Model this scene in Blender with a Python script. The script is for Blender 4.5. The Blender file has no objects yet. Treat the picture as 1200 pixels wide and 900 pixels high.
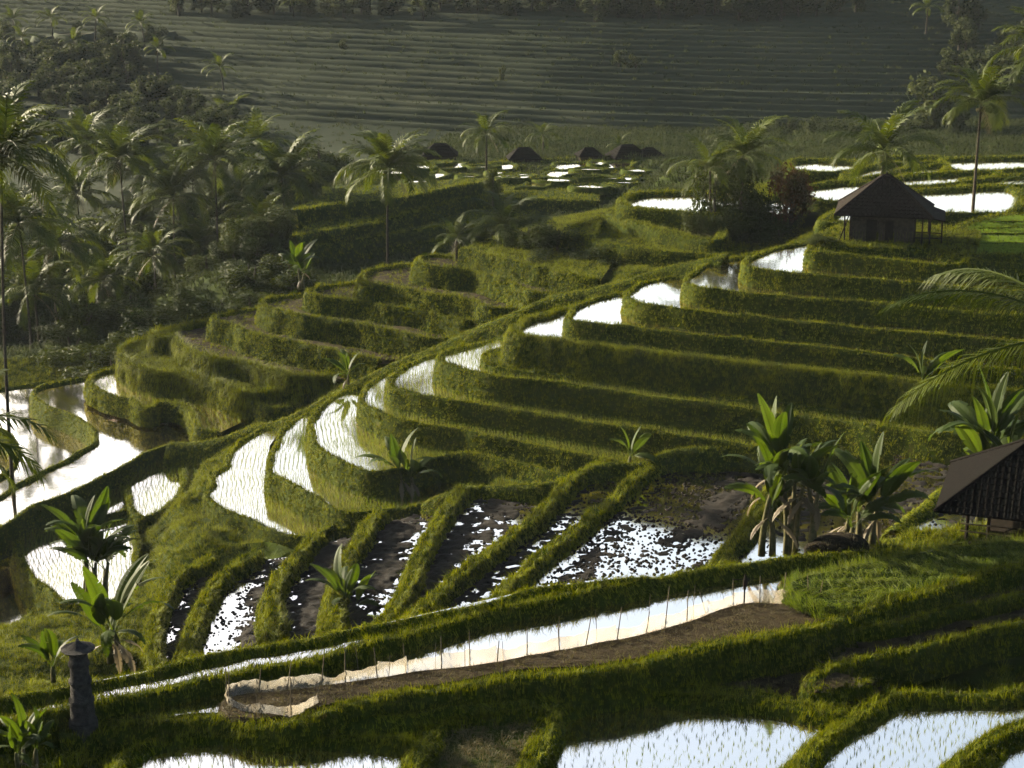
import bpy, bmesh, math, random
import numpy as np
from mathutils import Vector, Matrix, noise
from mathutils.geometry import tessellate_polygon

# ------------------------------------------------------------------ camera, sky, sun, exposure
SC = bpy.context.scene
COL = SC.collection
F = 2100.0                        # focal length in pixels of a 1200 x 900 picture
PITCH = math.atan(600.0 / F)
CZ = 60.0
cam_d = bpy.data.cameras.new('camera'); cam = bpy.data.objects.new('camera', cam_d); COL.objects.link(cam)
cam.location = (0, 0, CZ); cam.rotation_euler = (math.pi / 2 - PITCH, 0, 0)
cam_d.sensor_width = 36.0; cam_d.lens = 36.0 * F / 1200.0; cam_d.clip_start = 0.5; cam_d.clip_end = 4000
SC.camera = cam
SUN_EL = math.radians(17.0)
SUN_AZ = math.radians(-58.0)      # from +Y (view direction), negative = to the left
world = bpy.data.worlds.new('World'); SC.world = world; world.use_nodes = True
wn = world.node_tree.nodes; wl = world.node_tree.links
bg = wn['Background']; sky = wn.new('ShaderNodeTexSky'); sky.sky_type = 'NISHITA'; sky.sun_disc = False
sky.sun_elevation = SUN_EL; sky.sun_rotation = SUN_AZ
sky.air_density = 1.0; sky.dust_density = 3.0; sky.ozone_density = 1.0
wl.new(sky.outputs[0], bg.inputs[0]); bg.inputs[1].default_value = 0.052
sun_d = bpy.data.lights.new('sun', 'SUN'); sun = bpy.data.objects.new('sun', sun_d); COL.objects.link(sun)
sun_d.energy = 5.0; sun_d.angle = math.radians(0.6); sun_d.color = (1.0, 0.88, 0.66)
sdir = Vector((math.sin(SUN_AZ) * math.cos(SUN_EL), math.cos(SUN_AZ) * math.cos(SUN_EL), math.sin(SUN_EL)))
sun.rotation_euler = sdir.to_track_quat('Z', 'Y').to_euler()
sun.location = (-60, 40, 120)
SC.view_settings.view_transform = 'Standard'; SC.view_settings.look = 'None'
SC.view_settings.gamma = 1.0; SC.view_settings.exposure = 3.2
SC.render.engine = 'CYCLES'
SC.cycles.max_bounces = 4; SC.cycles.transparent_max_bounces = 4; SC.cycles.volume_bounces = 0
SC.cycles.diffuse_bounces = 1; SC.cycles.glossy_bounces = 2; SC.cycles.transmission_bounces = 2

random.seed(7); RNG = np.random.default_rng(7)
FW = np.array([0, math.cos(PITCH), -math.sin(PITCH)]); DN = np.array([0, -math.sin(PITCH), -math.cos(PITCH)]); RT = np.array([1.0, 0, 0])

def ray(px, py):
    return FW + (px - 600) / F * RT + (py - 450) / F * DN
def P(px, py, H):                 # the point of the place that lies H metres below the camera's level on that line of sight
    d = ray(px, py); t = H / -d[2]
    return np.array([0, 0, CZ]) + t * d
def PD(px, py, D):                # the same by distance along the optical axis
    return np.array([0, 0, CZ]) + D * ray(px, py)
def cc(py): return 0.2747 + 0.9615 * (py - 450) / F

# ------------------------------------------------------------------ helpers
def link(o, parent=None):
    COL.objects.link(o)
    if parent: o.parent = parent
    return o
def tag(o, label=None, cat=None, group=None, kind=None):
    if label: o['label'] = label
    if cat: o['category'] = cat
    if group: o['group'] = group
    if kind: o['kind'] = kind
    return o
def empty(name, loc=(0, 0, 0), rz=0.0):
    o = bpy.data.objects.new(name, None); o.location = loc; o.rotation_euler = (0, 0, rz); o.empty_display_size = 0.2
    return link(o)
def mesh_np(name, V, Fc, mat=None, smooth=False):
    me = bpy.data.meshes.new(name)
    V = np.asarray(V, dtype=np.float64)
    if isinstance(Fc, np.ndarray):
        n = Fc.shape[1]
        me.vertices.add(len(V)); me.vertices.foreach_set('co', V.ravel())
        me.loops.add(Fc.size); me.loops.foreach_set('vertex_index', Fc.ravel().astype(np.int32))
        me.polygons.add(len(Fc)); me.polygons.foreach_set('loop_start', np.arange(0, Fc.size, n, dtype=np.int32))
        me.update(calc_edges=True)
    else:
        me.from_pydata([tuple(v) for v in V], [], [tuple(f) for f in Fc]); me.update()
    if smooth: me.polygons.foreach_set('use_smooth', [True] * len(me.polygons))
    if mat: me.materials.append(mat)
    return me
def obj(name, me, parent=None, loc=None, rot=None, scale=None, kind=None):
    o = bpy.data.objects.new(name, me); link(o, parent)
    if loc is not None: o.location = loc
    if rot is not None: o.rotation_euler = rot
    if scale is not None: o.scale = (scale,) * 3 if np.isscalar(scale) else scale
    if kind: o['kind'] = kind
    return o
class MB:
    """collects simple solids into one mesh"""
    def __init__(s): s.v = []; s.f = []
    def add(s, v, f):
        b = len(s.v); s.v += [tuple(x) for x in v]; s.f += [tuple(b + i for i in q) for q in f]
    def box(s, c, size, M=None):
        x, y, z = [k / 2 for k in size]
        v = [Vector((sx * x, sy * y, sz * z)) for sx in (-1, 1) for sy in (-1, 1) for sz in (-1, 1)]
        if M is not None: v = [M @ q for q in v]
        v = [q + Vector(c) for q in v]
        s.add(v, [(0, 1, 3, 2), (4, 6, 7, 5), (0, 4, 5, 1), (2, 3, 7, 6), (0, 2, 6, 4), (1, 5, 7, 3)])
    def tube(s, pts, rad, n=7, cap=True):
        pts = [Vector(p) for p in pts]; rings = []
        for i, p in enumerate(pts):
            t = (pts[min(i + 1, len(pts) - 1)] - pts[max(i - 1, 0)]).normalized()
            a = t.cross(Vector((0.3, 1, 0.1))); 
            if a.length < 1e-3: a = t.cross(Vector((1, 0, 0)))
            a.normalize(); b = t.cross(a)
            r = rad[i] if hasattr(rad, '__len__') else rad
            rings.append([p + (a * math.cos(2 * math.pi * k / n) + b * math.sin(2 * math.pi * k / n)) * r for k in range(n)])
        v = [q for r in rings for q in r]; f = []
        for i in range(len(pts) - 1):
            for k in range(n):
                f.append((i * n + k, i * n + (k + 1) % n, (i + 1) * n + (k + 1) % n, (i + 1) * n + k))
        if cap: f.append(tuple(range(n))[::-1]); f.append(tuple((len(pts) - 1) * n + k for k in range(n)))
        s.add(v, f)
    def mesh(s, name, mat, smooth=False):
        me = bpy.data.meshes.new(name); me.from_pydata(s.v, [], s.f); me.update(); me.materials.append(mat)
        if smooth: me.polygons.foreach_set('use_smooth', [True] * len(me.polygons))
        return me
    def build(s, name, mat, parent=None, smooth=False, **k): return obj(name, s.mesh(name, mat, smooth), parent, **k)

# ------------------------------------------------------------------ materials
def newmat(name):
    m = bpy.data.materials.new(name); m.use_nodes = True
    for n in list(m.node_tree.nodes): m.node_tree.nodes.remove(n)
    out = m.node_tree.nodes.new('ShaderNodeOutputMaterial')
    return m, m.node_tree.nodes, m.node_tree.links, out
AL = 0.39
def ramp(ns, stops):
    stops = [(p, tuple(AL * k for k in c)) for p, c in stops]; r = ns.new('ShaderNodeValToRGB'); e = r.color_ramp.elements
    while len(e) < len(stops): e.new(0.5)
    for k, (p, c) in enumerate(stops): e[k].position = p; e[k].color = (*c, 1)
    return r
def mat_noise(name, stops, scale=3.0, detail=4, rough=0.9, bump=0.0, bscale=20.0, spec=0.02, metal=0.0):
    m, ns, ls, out = newmat(name)
    tc = ns.new('ShaderNodeNewGeometry'); nz = ns.new('ShaderNodeTexNoise'); nz.inputs['Scale'].default_value = scale; nz.inputs['Detail'].default_value = detail
    ls.new(tc.outputs['Position'], nz.inputs['Vector'])
    r = ramp(ns, stops); ls.new(nz.outputs[0], r.inputs[0])
    b = ns.new('ShaderNodeBsdfPrincipled'); b.inputs['Roughness'].default_value = rough; b.inputs['Specular IOR Level'].default_value = spec
    b.inputs['Metallic'].default_value = metal
    ls.new(r.outputs[0], b.inputs['Base Color'])
    if bump:
        n2 = ns.new('ShaderNodeTexNoise'); n2.inputs['Scale'].default_value = bscale; n2.inputs['Detail'].default_value = 5
        ls.new(tc.outputs['Position'], n2.inputs['Vector'])
        bp = ns.new('ShaderNodeBump'); bp.inputs['Strength'].default_value = bump; bp.inputs['Distance'].default_value = 0.1
        ls.new(n2.outputs[0], bp.inputs['Height']); ls.new(bp.outputs[0], b.inputs['Normal'])
    ls.new(b.outputs[0], out.inputs[0]); return m
def mat_leaf(name, c1, c2, trans=0.45, rough=0.45, spec=0.35, tcol=None, patch=None, dry=None):
    """leaf: diffuse + light coming through; colour varies leaf by leaf and patch by patch"""
    m, ns, ls, out = newmat(name)
    oi = ns.new('ShaderNodeObjectInfo'); geo = ns.new('ShaderNodeNewGeometry')
    nz = ns.new('ShaderNodeTexNoise'); nz.inputs['Scale'].default_value = 0.35 if patch is None else patch; nz.inputs['Detail'].default_value = 3
    ls.new(geo.outputs['Position'], nz.inputs['Vector'])
    ad = ns.new('ShaderNodeMath'); ad.operation = 'MULTIPLY_ADD'; ad.inputs[1].default_value = 0.45 if dry is None else 0.75
    ls.new(oi.outputs['Random'], ad.inputs[0]); ls.new(nz.outputs[0], ad.inputs[2])
    r = ramp(ns, [(0.3, c1), (0.95, c2)] if dry is None else [(0.0, dry), (0.42, tuple(.6 * a + .4 * b for a, b in zip(c1, dry))), (0.55, c1), (1.0, c2)]); ls.new(ad.outputs[0], r.inputs[0])
    b = ns.new('ShaderNodeBsdfPrincipled'); b.inputs['Roughness'].default_value = rough; b.inputs['Specular IOR Level'].default_value = spec
    ls.new(r.outputs[0], b.inputs['Base Color'])
    t = ns.new('ShaderNodeBsdfTranslucent')
    if tcol:
        mx = ns.new('ShaderNodeMix'); mx.data_type = 'RGBA'; mx.blend_type = 'MULTIPLY'; mx.inputs[0].default_value = 1.0
        ls.new(r.outputs[0], mx.inputs[6]); mx.inputs[7].default_value = (*tcol, 1); ls.new(mx.outputs[2], t.inputs[0])
    else: ls.new(r.outputs[0], t.inputs[0])
    ms = ns.new('ShaderNodeMixShader'); ms.inputs[0].default_value = trans
    ls.new(b.outputs[0], ms.inputs[1]); ls.new(t.outputs[0], ms.inputs[2]); ls.new(ms.outputs[0], out.inputs[0])
    return m
def mat_water():
    m, ns, ls, out = newmat('paddy water')
    geo = ns.new('ShaderNodeNewGeometry')
    n1 = ns.new('ShaderNodeTexNoise'); n1.inputs['Scale'].default_value = 1.3; n1.inputs['Detail'].default_value = 3
    ls.new(geo.outputs['Position'], n1.inputs['Vector'])
    bp = ns.new('ShaderNodeBump'); bp.inputs['Strength'].default_value = 0.05; bp.inputs['Distance'].default_value = 0.06
    ls.new(n1.outputs[0], bp.inputs['Height'])
    d = ns.new('ShaderNodeBsdfDiffuse'); d.inputs[0].default_value = (0.05, 0.045, 0.03, 1)
    g = ns.new('ShaderNodeBsdfGlossy'); g.inputs['Roughness'].default_value = 0.06; g.inputs[0].default_value = (1.0, 0.85, 0.70, 1)
    ls.new(bp.outputs[0], g.inputs['Normal'])
    ms = ns.new('ShaderNodeMixShader'); ms.inputs[0].default_value = 0.96
    ls.new(d.outputs[0], ms.inputs[1]); ls.new(g.outputs[0], ms.inputs[2]); ls.new(ms.outputs[0], out.inputs[0])
    return m
M = {}
M['water'] = mat_water()
M['bank'] = mat_noise('bank earth and moss', [(0.3, (0.016, 0.027, 0.003)), (0.55, (0.04, 0.056, 0.004)), (0.8, (0.085, 0.075, 0.018))], 2.2, 5, 0.95, 0.6, 14)
M['ground'] = mat_noise('grassy ground', [(0.3, (0.014, 0.026, 0.003)), (0.7, (0.045, 0.06, 0.006))], 0.6, 5, 0.95, 0.6, 6)
M['mud'] = mat_noise('wet mud', [(0.3, (0.007, 0.0055, 0.003)), (0.7, (0.02, 0.0145, 0.008))], 4, 5, 0.9, 0.5, 25, 0.08)
M['soil'] = mat_noise('dry soil', [(0.3, (0.022, 0.017, 0.009)), (0.7, (0.06, 0.045, 0.025))], 3, 6, 0.95, 0.7, 18)
M['grass'] = mat_leaf('bank grass', (0.018, 0.038, 0.001), (0.165, 0.185, 0.003), 0.28, 0.7, 0.04, (1.3, 1.2, 0.6), 0.9, (0.075, 0.055, 0.014))
M['drygrass'] = mat_leaf('straw grass', (0.06, 0.055, 0.018), (0.14, 0.115, 0.045), 0.4, 0.7, 0.15)
M['rice'] = mat_leaf('young rice', (0.06, 0.10, 0.01), (0.12, 0.15, 0.02), 0.5, 0.6, 0.05, (1.3, 1.25, 0.6))
M['nursery'] = mat_leaf('nursery rice', (0.12, 0.2, 0.012), (0.2, 0.3, 0.02), 0.5, 0.6, 0.1)
M['palm'] = mat_leaf('palm leaf', (0.012, 0.025, 0.002), (0.066, 0.088, 0.007), 0.32, 0.6, 0.06, (1.5, 1.4, 0.4), 0.6)
M['banana'] = mat_leaf('banana leaf', (0.011, 0.025, 0.003), (0.045, 0.072, 0.008), 0.42, 0.6, 0.06, (1.9, 1.8, 0.5), 0.8)
M['deadleaf'] = mat_leaf('withered leaf', (0.08, 0.06, 0.03), (0.2, 0.16, 0.09), 0.4, 0.7, 0.2)
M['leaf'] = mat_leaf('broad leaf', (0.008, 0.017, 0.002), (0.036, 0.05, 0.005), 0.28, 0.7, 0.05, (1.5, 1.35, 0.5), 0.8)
M['redleaf'] = mat_leaf('reddish leaf', (0.03, 0.034, 0.01), (0.14, 0.04, 0.012), 0.4, 0.7, 0.05, None, 0.8)
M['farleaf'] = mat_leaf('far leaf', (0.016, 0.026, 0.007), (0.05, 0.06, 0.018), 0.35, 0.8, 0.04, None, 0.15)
M['bark'] = mat_noise('palm bark', [(0.3, (0.028, 0.024, 0.017)), (0.7, (0.075, 0.063, 0.045))], 5, 4, 0.9, 0.4, 12)
M['stem'] = mat_noise('banana stem', [(0.3, (0.05, 0.055, 0.02)), (0.7, (0.14, 0.12, 0.06))], 6, 4, 0.7, 0.3, 12)
M['tile'] = mat_noise('old clay roof tile', [(0.3, (0.010, 0.008, 0.006)), (0.7, (0.03, 0.023, 0.018))], 6, 4, 0.85, 0.5, 25)
M['thatch'] = mat_noise('dark thatch', [(0.3, (0.004, 0.0035, 0.003)), (0.7, (0.012, 0.010, 0.008))], 8, 4, 0.95, 0.8, 30)
M['wood'] = mat_noise('weathered board', [(0.3, (0.035, 0.028, 0.02)), (0.7, (0.1, 0.082, 0.06))], 5, 5, 0.85, 0.4, 30)
M['darkwood'] = mat_noise('dark timber', [(0.3, (0.012, 0.01, 0.007)), (0.7, (0.035, 0.027, 0.02))], 5, 5, 0.85, 0.4, 30)
M['stone'] = mat_noise('old stone', [(0.3, (0.02, 0.02, 0.018)), (0.7, (0.07, 0.066, 0.06))], 7, 6, 0.9, 0.7, 30)
M['bamboo'] = mat_noise('bamboo stick', [(0.3, (0.05, 0.04, 0.025)), (0.7, (0.16, 0.13, 0.08))], 8, 3, 0.7)
M['compost'] = mat_noise('black heap', [(0.3, (0.008, 0.007, 0.005)), (0.7, (0.03, 0.024, 0.016))], 6, 5, 0.95, 0.8, 20)
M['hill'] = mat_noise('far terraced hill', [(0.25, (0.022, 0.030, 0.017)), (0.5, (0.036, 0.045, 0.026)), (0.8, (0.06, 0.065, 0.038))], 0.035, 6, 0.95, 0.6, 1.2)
def mat_plastic():
    m, ns, ls, out = newmat('thin plastic sheet')
    geo = ns.new('ShaderNodeNewGeometry'); nz = ns.new('ShaderNodeTexNoise'); nz.inputs['Scale'].default_value = 1.2; nz.inputs['Detail'].default_value = 4
    ls.new(geo.outputs['Position'], nz.inputs['Vector'])
    r = ramp(ns, [(0.35, (0.42, 0.4, 0.35)), (0.7, (0.36, 0.3, 0.2))]); ls.new(nz.outputs[0], r.inputs[0])
    d = ns.new('ShaderNodeBsdfPrincipled'); d.inputs['Roughness'].default_value = 0.35; ls.new(r.outputs[0], d.inputs['Base Color'])
    t = ns.new('ShaderNodeBsdfTranslucent'); ls.new(r.outputs[0], t.inputs[0])
    tr = ns.new('ShaderNodeBsdfTransparent'); tr.inputs[0].default_value = (0.95, 0.92, 0.85, 1)
    a = ns.new('ShaderNodeMixShader'); a.inputs[0].default_value = 0.6; ls.new(d.outputs[0], a.inputs[1]); ls.new(t.outputs[0], a.inputs[2])
    b = ns.new('ShaderNodeMixShader'); b.inputs[0].default_value = 0.42; ls.new(a.outputs[0], b.inputs[1]); ls.new(tr.outputs[0], b.inputs[2])
    ls.new(b.outputs[0], out.inputs[0]); return m
M['plastic'] = mat_plastic()

# ------------------------------------------------------------------ grass: tufts scattered on a surface (geometry nodes)
def tuft_mesh(name, n, h, spread, lean, width, mat, seed):
    r = np.random.default_rng(seed); V = []; Fc = []
    for i in range(n):
        a = r.uniform(0, 2 * math.pi); rr = spread * math.sqrt(r.uniform(0, 1)); b = np.array([rr * math.cos(a), rr * math.sin(a), -0.03])
        a2 = a + r.normal(0, 0.7); L = h * r.uniform(0.55, 1.15); le = lean * r.uniform(0.2, 1.3)
        dirv = np.array([math.cos(a2), math.sin(a2), 0]); side = np.array([-dirv[1], dirv[0], 0]) * width * r.uniform(0.7, 1.2)
        mid = b + dirv * L * le * 0.35 + np.array([0, 0, L * 0.6]); tip = b + dirv * L * le + np.array([0, 0, L * (1.0 - 0.35 * le)])
        k = len(V); V += [b - side, b + side, mid + side * 0.7, mid - side * 0.7, tip]
        Fc += [(k, k + 1, k + 2, k + 3), (k + 3, k + 2, k + 4)]
    return mesh_np(name, V, Fc, mat)
def tuft_collection(name, specs, mat):
    c = bpy.data.collections.new(name)
    for i, (n, h, sp, le, w) in enumerate(specs):
        o = bpy.data.objects.new('grass_tuft', tuft_mesh('grass_tuft', n, h, sp, le, w, mat, 100 + i)); c.objects.link(o)
    return c
TC = {
 'bank': tuft_collection('bank tufts', [(8, .14, .11, .7, .017), (8, .19, .12, .9, .018), (7, .30, .12, 1.0, .019), (9, .10, .13, .5, .016), (6, .38, .10, 1.1, .018)], M['grass']),
 'long': tuft_collection('long tufts', [(13, .5, .16, .9, .016), (13, .65, .18, .9, .017), (12, .38, .16, .8, .015)], M['grass']),
 'near': tuft_collection('near tufts', [(9, .14, .08, .8, .010), (9, .19, .09, .9, .010), (8, .27, .08, .9, .011), (10, .10, .10, .6, .010), (6, .34, .07, 1.0, .010)], M['grass']),
 'tall': tuft_collection('tall rice', [(12, .5, .10, .45, .008), (11, .62, .12, .5, .008), (12, .42, .10, .6, .008)], M['rice']),
 'straw': tuft_collection('straw tufts', [(10, .16, .12, 1.2, .008), (10, .24, .14, 1.3, .009)], M['drygrass']),
 'nursery': tuft_collection('nursery rice', [(14, .2, .12, .35, .012), (14, .24, .12, .4, .012)], M['nursery']),
 'far': tuft_collection('far tufts', [(9, .6, .4, .8, .05), (9, .8, .45, .9, .06)], M['farleaf']),
}
def grass_group():
    g = bpy.data.node_groups.new('scatter grass', 'GeometryNodeTree')
    I = g.interface
    I.new_socket('Geometry', in_out='INPUT', socket_type='NodeSocketGeometry')
    I.new_socket('Density', in_out='INPUT', socket_type='NodeSocketFloat')
    I.new_socket('Smin', in_out='INPUT', socket_type='NodeSocketFloat')
    I.new_socket('Smax', in_out='INPUT', socket_type='NodeSocketFloat')
    I.new_socket('Seed', in_out='INPUT', socket_type='NodeSocketInt')
    I.new_socket('Tufts', in_out='INPUT', socket_type='NodeSocketCollection')
    I.new_socket('Upness', in_out='INPUT', socket_type='NodeSocketFloat')
    I.new_socket('Geometry', in_out='OUTPUT', socket_type='NodeSocketGeometry')
    n = g.nodes; l = g.links
    gi = n.new('NodeGroupInput'); go = n.new('NodeGroupOutput')
    d = n.new('GeometryNodeDistributePointsOnFaces'); d.distribute_method = 'RANDOM'
    l.new(gi.outputs['Geometry'], d.inputs['Mesh']); l.new(gi.outputs['Seed'], d.inputs['Seed'])
    # patchy density
    nz = n.new('ShaderNodeTexNoise'); nz.inputs['Scale'].default_value = 0.8; nz.inputs['Detail'].default_value = 2
    mr = n.new('ShaderNodeMapRange'); mr.inputs[1].default_value = 0.3; mr.inputs[2].default_value = 0.62; mr.inputs[3].default_value = 0.6; mr.inputs[4].default_value = 1.15
    l.new(nz.outputs[0], mr.inputs[0])
    mm = n.new('ShaderNodeMath'); mm.operation = 'MULTIPLY'; l.new(gi.outputs['Density'], mm.inputs[0]); l.new(mr.outputs[0], mm.inputs[1])
    l.new(mm.outputs[0], d.inputs['Density'])
    ci = n.new('GeometryNodeCollectionInfo'); ci.inputs['Separate Children'].default_value = True; ci.inputs['Reset Children'].default_value = True
    l.new(gi.outputs['Tufts'], ci.inputs['Collection'])
    ip = n.new('GeometryNodeInstanceOnPoints'); ip.inputs['Pick Instance'].default_value = True
    l.new(d.outputs['Points'], ip.inputs['Points']); l.new(ci.outputs[0], ip.inputs['Instance'])
    # direction: between surface normal and up
    up = n.new('ShaderNodeCombineXYZ'); l.new(gi.outputs['Upness'], up.inputs[2])
    va = n.new('ShaderNodeVectorMath'); va.operation = 'ADD'; l.new(d.outputs['Normal'], va.inputs[0]); l.new(up.outputs[0], va.inputs[1])
    al = n.new('FunctionNodeAlignRotationToVector'); al.axis = 'Z'; l.new(va.outputs[0], al.inputs['Vector'])
    rz = n.new('FunctionNodeRandomValue'); rz.data_type = 'FLOAT'; rz.inputs[2].default_value = 0; rz.inputs[3].default_value = 6.283
    rr = n.new('FunctionNodeRotateRotation'); rr.rotation_space = 'LOCAL'
    cx = n.new('ShaderNodeCombineXYZ'); l.new(rz.outputs[1], cx.inputs[2])
    l.new(al.outputs[0], rr.inputs[0]); l.new(cx.outputs[0], rr.inputs[1]); l.new(rr.outputs[0], ip.inputs['Rotation'])
    rs = n.new('FunctionNodeRandomValue'); rs.data_type = 'FLOAT'; rs.inputs['Seed'].default_value = 5
    l.new(gi.outputs['Smin'], rs.inputs[2]); l.new(gi.outputs['Smax'], rs.inputs[3]); l.new(rs.outputs[1], ip.inputs['Scale'])
    l.new(ip.outputs[0], go.inputs[0])
    return g
GG = grass_group(); GID = {s.name: s.identifier for s in GG.interface.items_tree if s.in_out == 'INPUT'}
_seed = [0]
def grass_on(me, parent, tuft='bank', dens=40, smin=0.7, smax=1.3, up=0.9, name='grass'):
    o = obj(name, me, parent, kind='stuff'); m = o.modifiers.new('grass', 'NODES'); m.node_group = GG
    _seed[0] += 1
    m[GID['Density']] = float(dens); m[GID['Smin']] = float(smin); m[GID['Smax']] = float(smax); m[GID['Seed']] = _seed[0]
    m[GID['Tufts']] = TC[tuft]; m[GID['Upness']] = float(up)
    return o

# ------------------------------------------------------------------ terraces
def fbm(x, y, z=0.0, o=3): return noise.fractal(Vector((x, y, z)), 1.0, 2.0, o)
def smooth_line(pts, step, closed=False):
    pts = np.asarray(pts, float); n = len(pts)
    if n < 2: return pts
    out = []
    rng = range(n if closed else n - 1)
    for i in rng:
        if closed: p0, p1, p2, p3 = pts[(i - 1) % n], pts[i], pts[(i + 1) % n], pts[(i + 2) % n]
        else:
            p1, p2 = pts[i], pts[i + 1]; p0 = pts[i - 1] if i else 2 * p1 - p2; p3 = pts[i + 2] if i + 2 < n else 2 * p2 - p1
        d = lambda a, b: max(np.linalg.norm(a - b), 1e-3) ** 0.5
        t0 = 0; t1 = t0 + d(p0, p1); t2 = t1 + d(p1, p2); t3 = t2 + d(p2, p3)
        k = max(2, int(np.linalg.norm(p2 - p1) / (step * 0.4)))
        for t in np.linspace(t1, t2, k, endpoint=False):
            a1 = (t1 - t) / (t1 - t0) * p0 + (t - t0) / (t1 - t0) * p1; a2 = (t2 - t) / (t2 - t1) * p1 + (t - t1) / (t2 - t1) * p2
            a3 = (t3 - t) / (t3 - t2) * p2 + (t - t2) / (t3 - t2) * p3
            b1 = (t2 - t) / (t2 - t0) * a1 + (t - t0) / (t2 - t0) * a2; b2 = (t3 - t) / (t3 - t1) * a2 + (t - t1) / (t3 - t1) * a3
            out.append((t2 - t) / (t2 - t1) * b1 + (t - t1) / (t2 - t1) * b2)
    if not closed: out.append(pts[-1])
    out = np.array(out)
    seg = np.linalg.norm(np.diff(np.vstack([out, out[:1]]) if closed else out, axis=0), axis=1); s = np.concatenate([[0], np.cumsum(seg)])
    src = np.vstack([out, out[:1]]) if closed else out
    m = max(3, int(s[-1] / step)); t = np.linspace(0, s[-1], m, endpoint=not closed)
    return np.stack([np.interp(t, s, src[:, k]) for k in range(3)], 1)
def normals2(L, closed):
    if closed: t = np.roll(L, -1, 0) - np.roll(L, 1, 0)
    else: t = np.gradient(L, axis=0)
    t = t[:, :2]; t /= np.maximum(np.linalg.norm(t, axis=1, keepdims=True), 1e-6)
    nrm = np.stack([t[:, 1], -t[:, 0]], 1)
    for _ in range(2):
        p = np.roll(nrm, 1, 0); q = np.roll(nrm, -1, 0)
        if not closed: p[0] = nrm[0]; q[-1] = nrm[-1]
        nrm = (p + 2 * nrm + q) / 4
    return nrm / np.maximum(np.linalg.norm(nrm, axis=1, keepdims=True), 1e-6)
def area2(p): x, y = p[:, 0], p[:, 1]; return 0.5 * np.sum(x * np.roll(y, -1) - y * np.roll(x, -1))
def inside(poly, X, Y):
    r = np.zeros(X.shape, bool); n = len(poly); j = n - 1
    for i in range(n):
        xi, yi = poly[i]; xj, yj = poly[j]
        if yi != yj:
            c = ((yi > Y) != (yj > Y)) & (X < (xj - xi) * (Y - yi) / (yj - yi) + xi); r ^= c
        j = i
    return r
PLATES = []                       # (polygon, water level) of every terrace, for the ground sheet
CTRL = []                         # ground control points
RIMS = {}
def bank_surface(L, out, prof, seed, closed, rough=0.07):
    N, K = len(L), len(prof); V = np.zeros((N, K, 3))
    for j, (o, z) in enumerate(prof):
        V[:, j, :2] = L[:, :2] + out * o; V[:, j, 2] = L[:, 2] + z
    for i in range(N):
        for j in range(K):
            v = V[i, j]
            a = noise.noise(Vector((v[0] * 0.9, v[1] * 0.9, v[2] * 1.1 + seed))); b = noise.noise(Vector((v[0] * 3, v[1] * 3, v[2] * 3 + seed)))
            e = rough * (1.3 * a + 0.7 * b)
            V[i, j, :2] += out[i] * e; V[i, j, 2] += 0.5 * e if j > 0 else 0
    idx = np.arange(N * K).reshape(N, K)
    if closed: a = idx; b = np.roll(idx, -1, 0)
    else: a = idx[:-1]; b = idx[1:]
    Fc = np.stack([a[:, :-1], b[:, :-1], b[:, 1:], a[:, 1:]], -1).reshape(-1, 4)
    return V.reshape(-1, 3), Fc
def fill_poly(poly, z):
    tris = tessellate_polygon([[Vector((p[0], p[1], 0)) for p in poly]])
    return np.array([[p[0], p[1], z] for p in poly]), [tuple(t) for t in tris]
def seedling_mesh(pts, z, h, seed, mat, width=0.010, nb=4):
    r = np.random.default_rng(seed); n = len(pts)
    V = np.zeros((n, nb, 3, 3)); base = np.column_stack([pts, np.full(n, z)])
    for k in range(nb):
        a = r.uniform(0, 6.283, n); L = h * r.uniform(0.6, 1.2, n); sp = r.uniform(0.1, 0.55, n) * L
        side = np.column_stack([-np.sin(a), np.cos(a), np.zeros(n)]) * width
        off = np.column_stack([np.cos(a), np.sin(a), np.zeros(n)])
        b = base + off * 0.02
        V[:, k, 0] = b - side; V[:, k, 1] = b + side; V[:, k, 2] = b + off * sp[:, None] + np.array([0, 0, 1]) * L[:, None]
    V = V.reshape(-1, 3); return mesh_np('seedlings', V, np.arange(len(V)).reshape(-1, 3), mat)
def offset_rows(L, out, poly, d0, dmax, row, sp, seed):
    """planting rows that run parallel to the rim"""
    r = np.random.default_rng(seed); pts = []; seen = set()
    d = d0
    while d < dmax:
        Q = L[:, :2] - out * d
        seg = np.linalg.norm(np.diff(Q, axis=0), axis=1); s = np.concatenate([[0], np.cumsum(seg)])
        for t in np.arange(r.uniform(0, sp), s[-1], sp):
            p = np.array([np.interp(t, s, Q[:, 0]), np.interp(t, s, Q[:, 1])]) + r.normal(0, 0.025, 2)
            key = (int(p[0] // (row * 0.72)), int(p[1] // (row * 0.72)))
            if key in seen: continue
            seen.add(key); pts.append(p)
        d += row
    pts = np.array(pts)
    return pts[inside(poly, pts[:, 0], pts[:, 1])]
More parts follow.
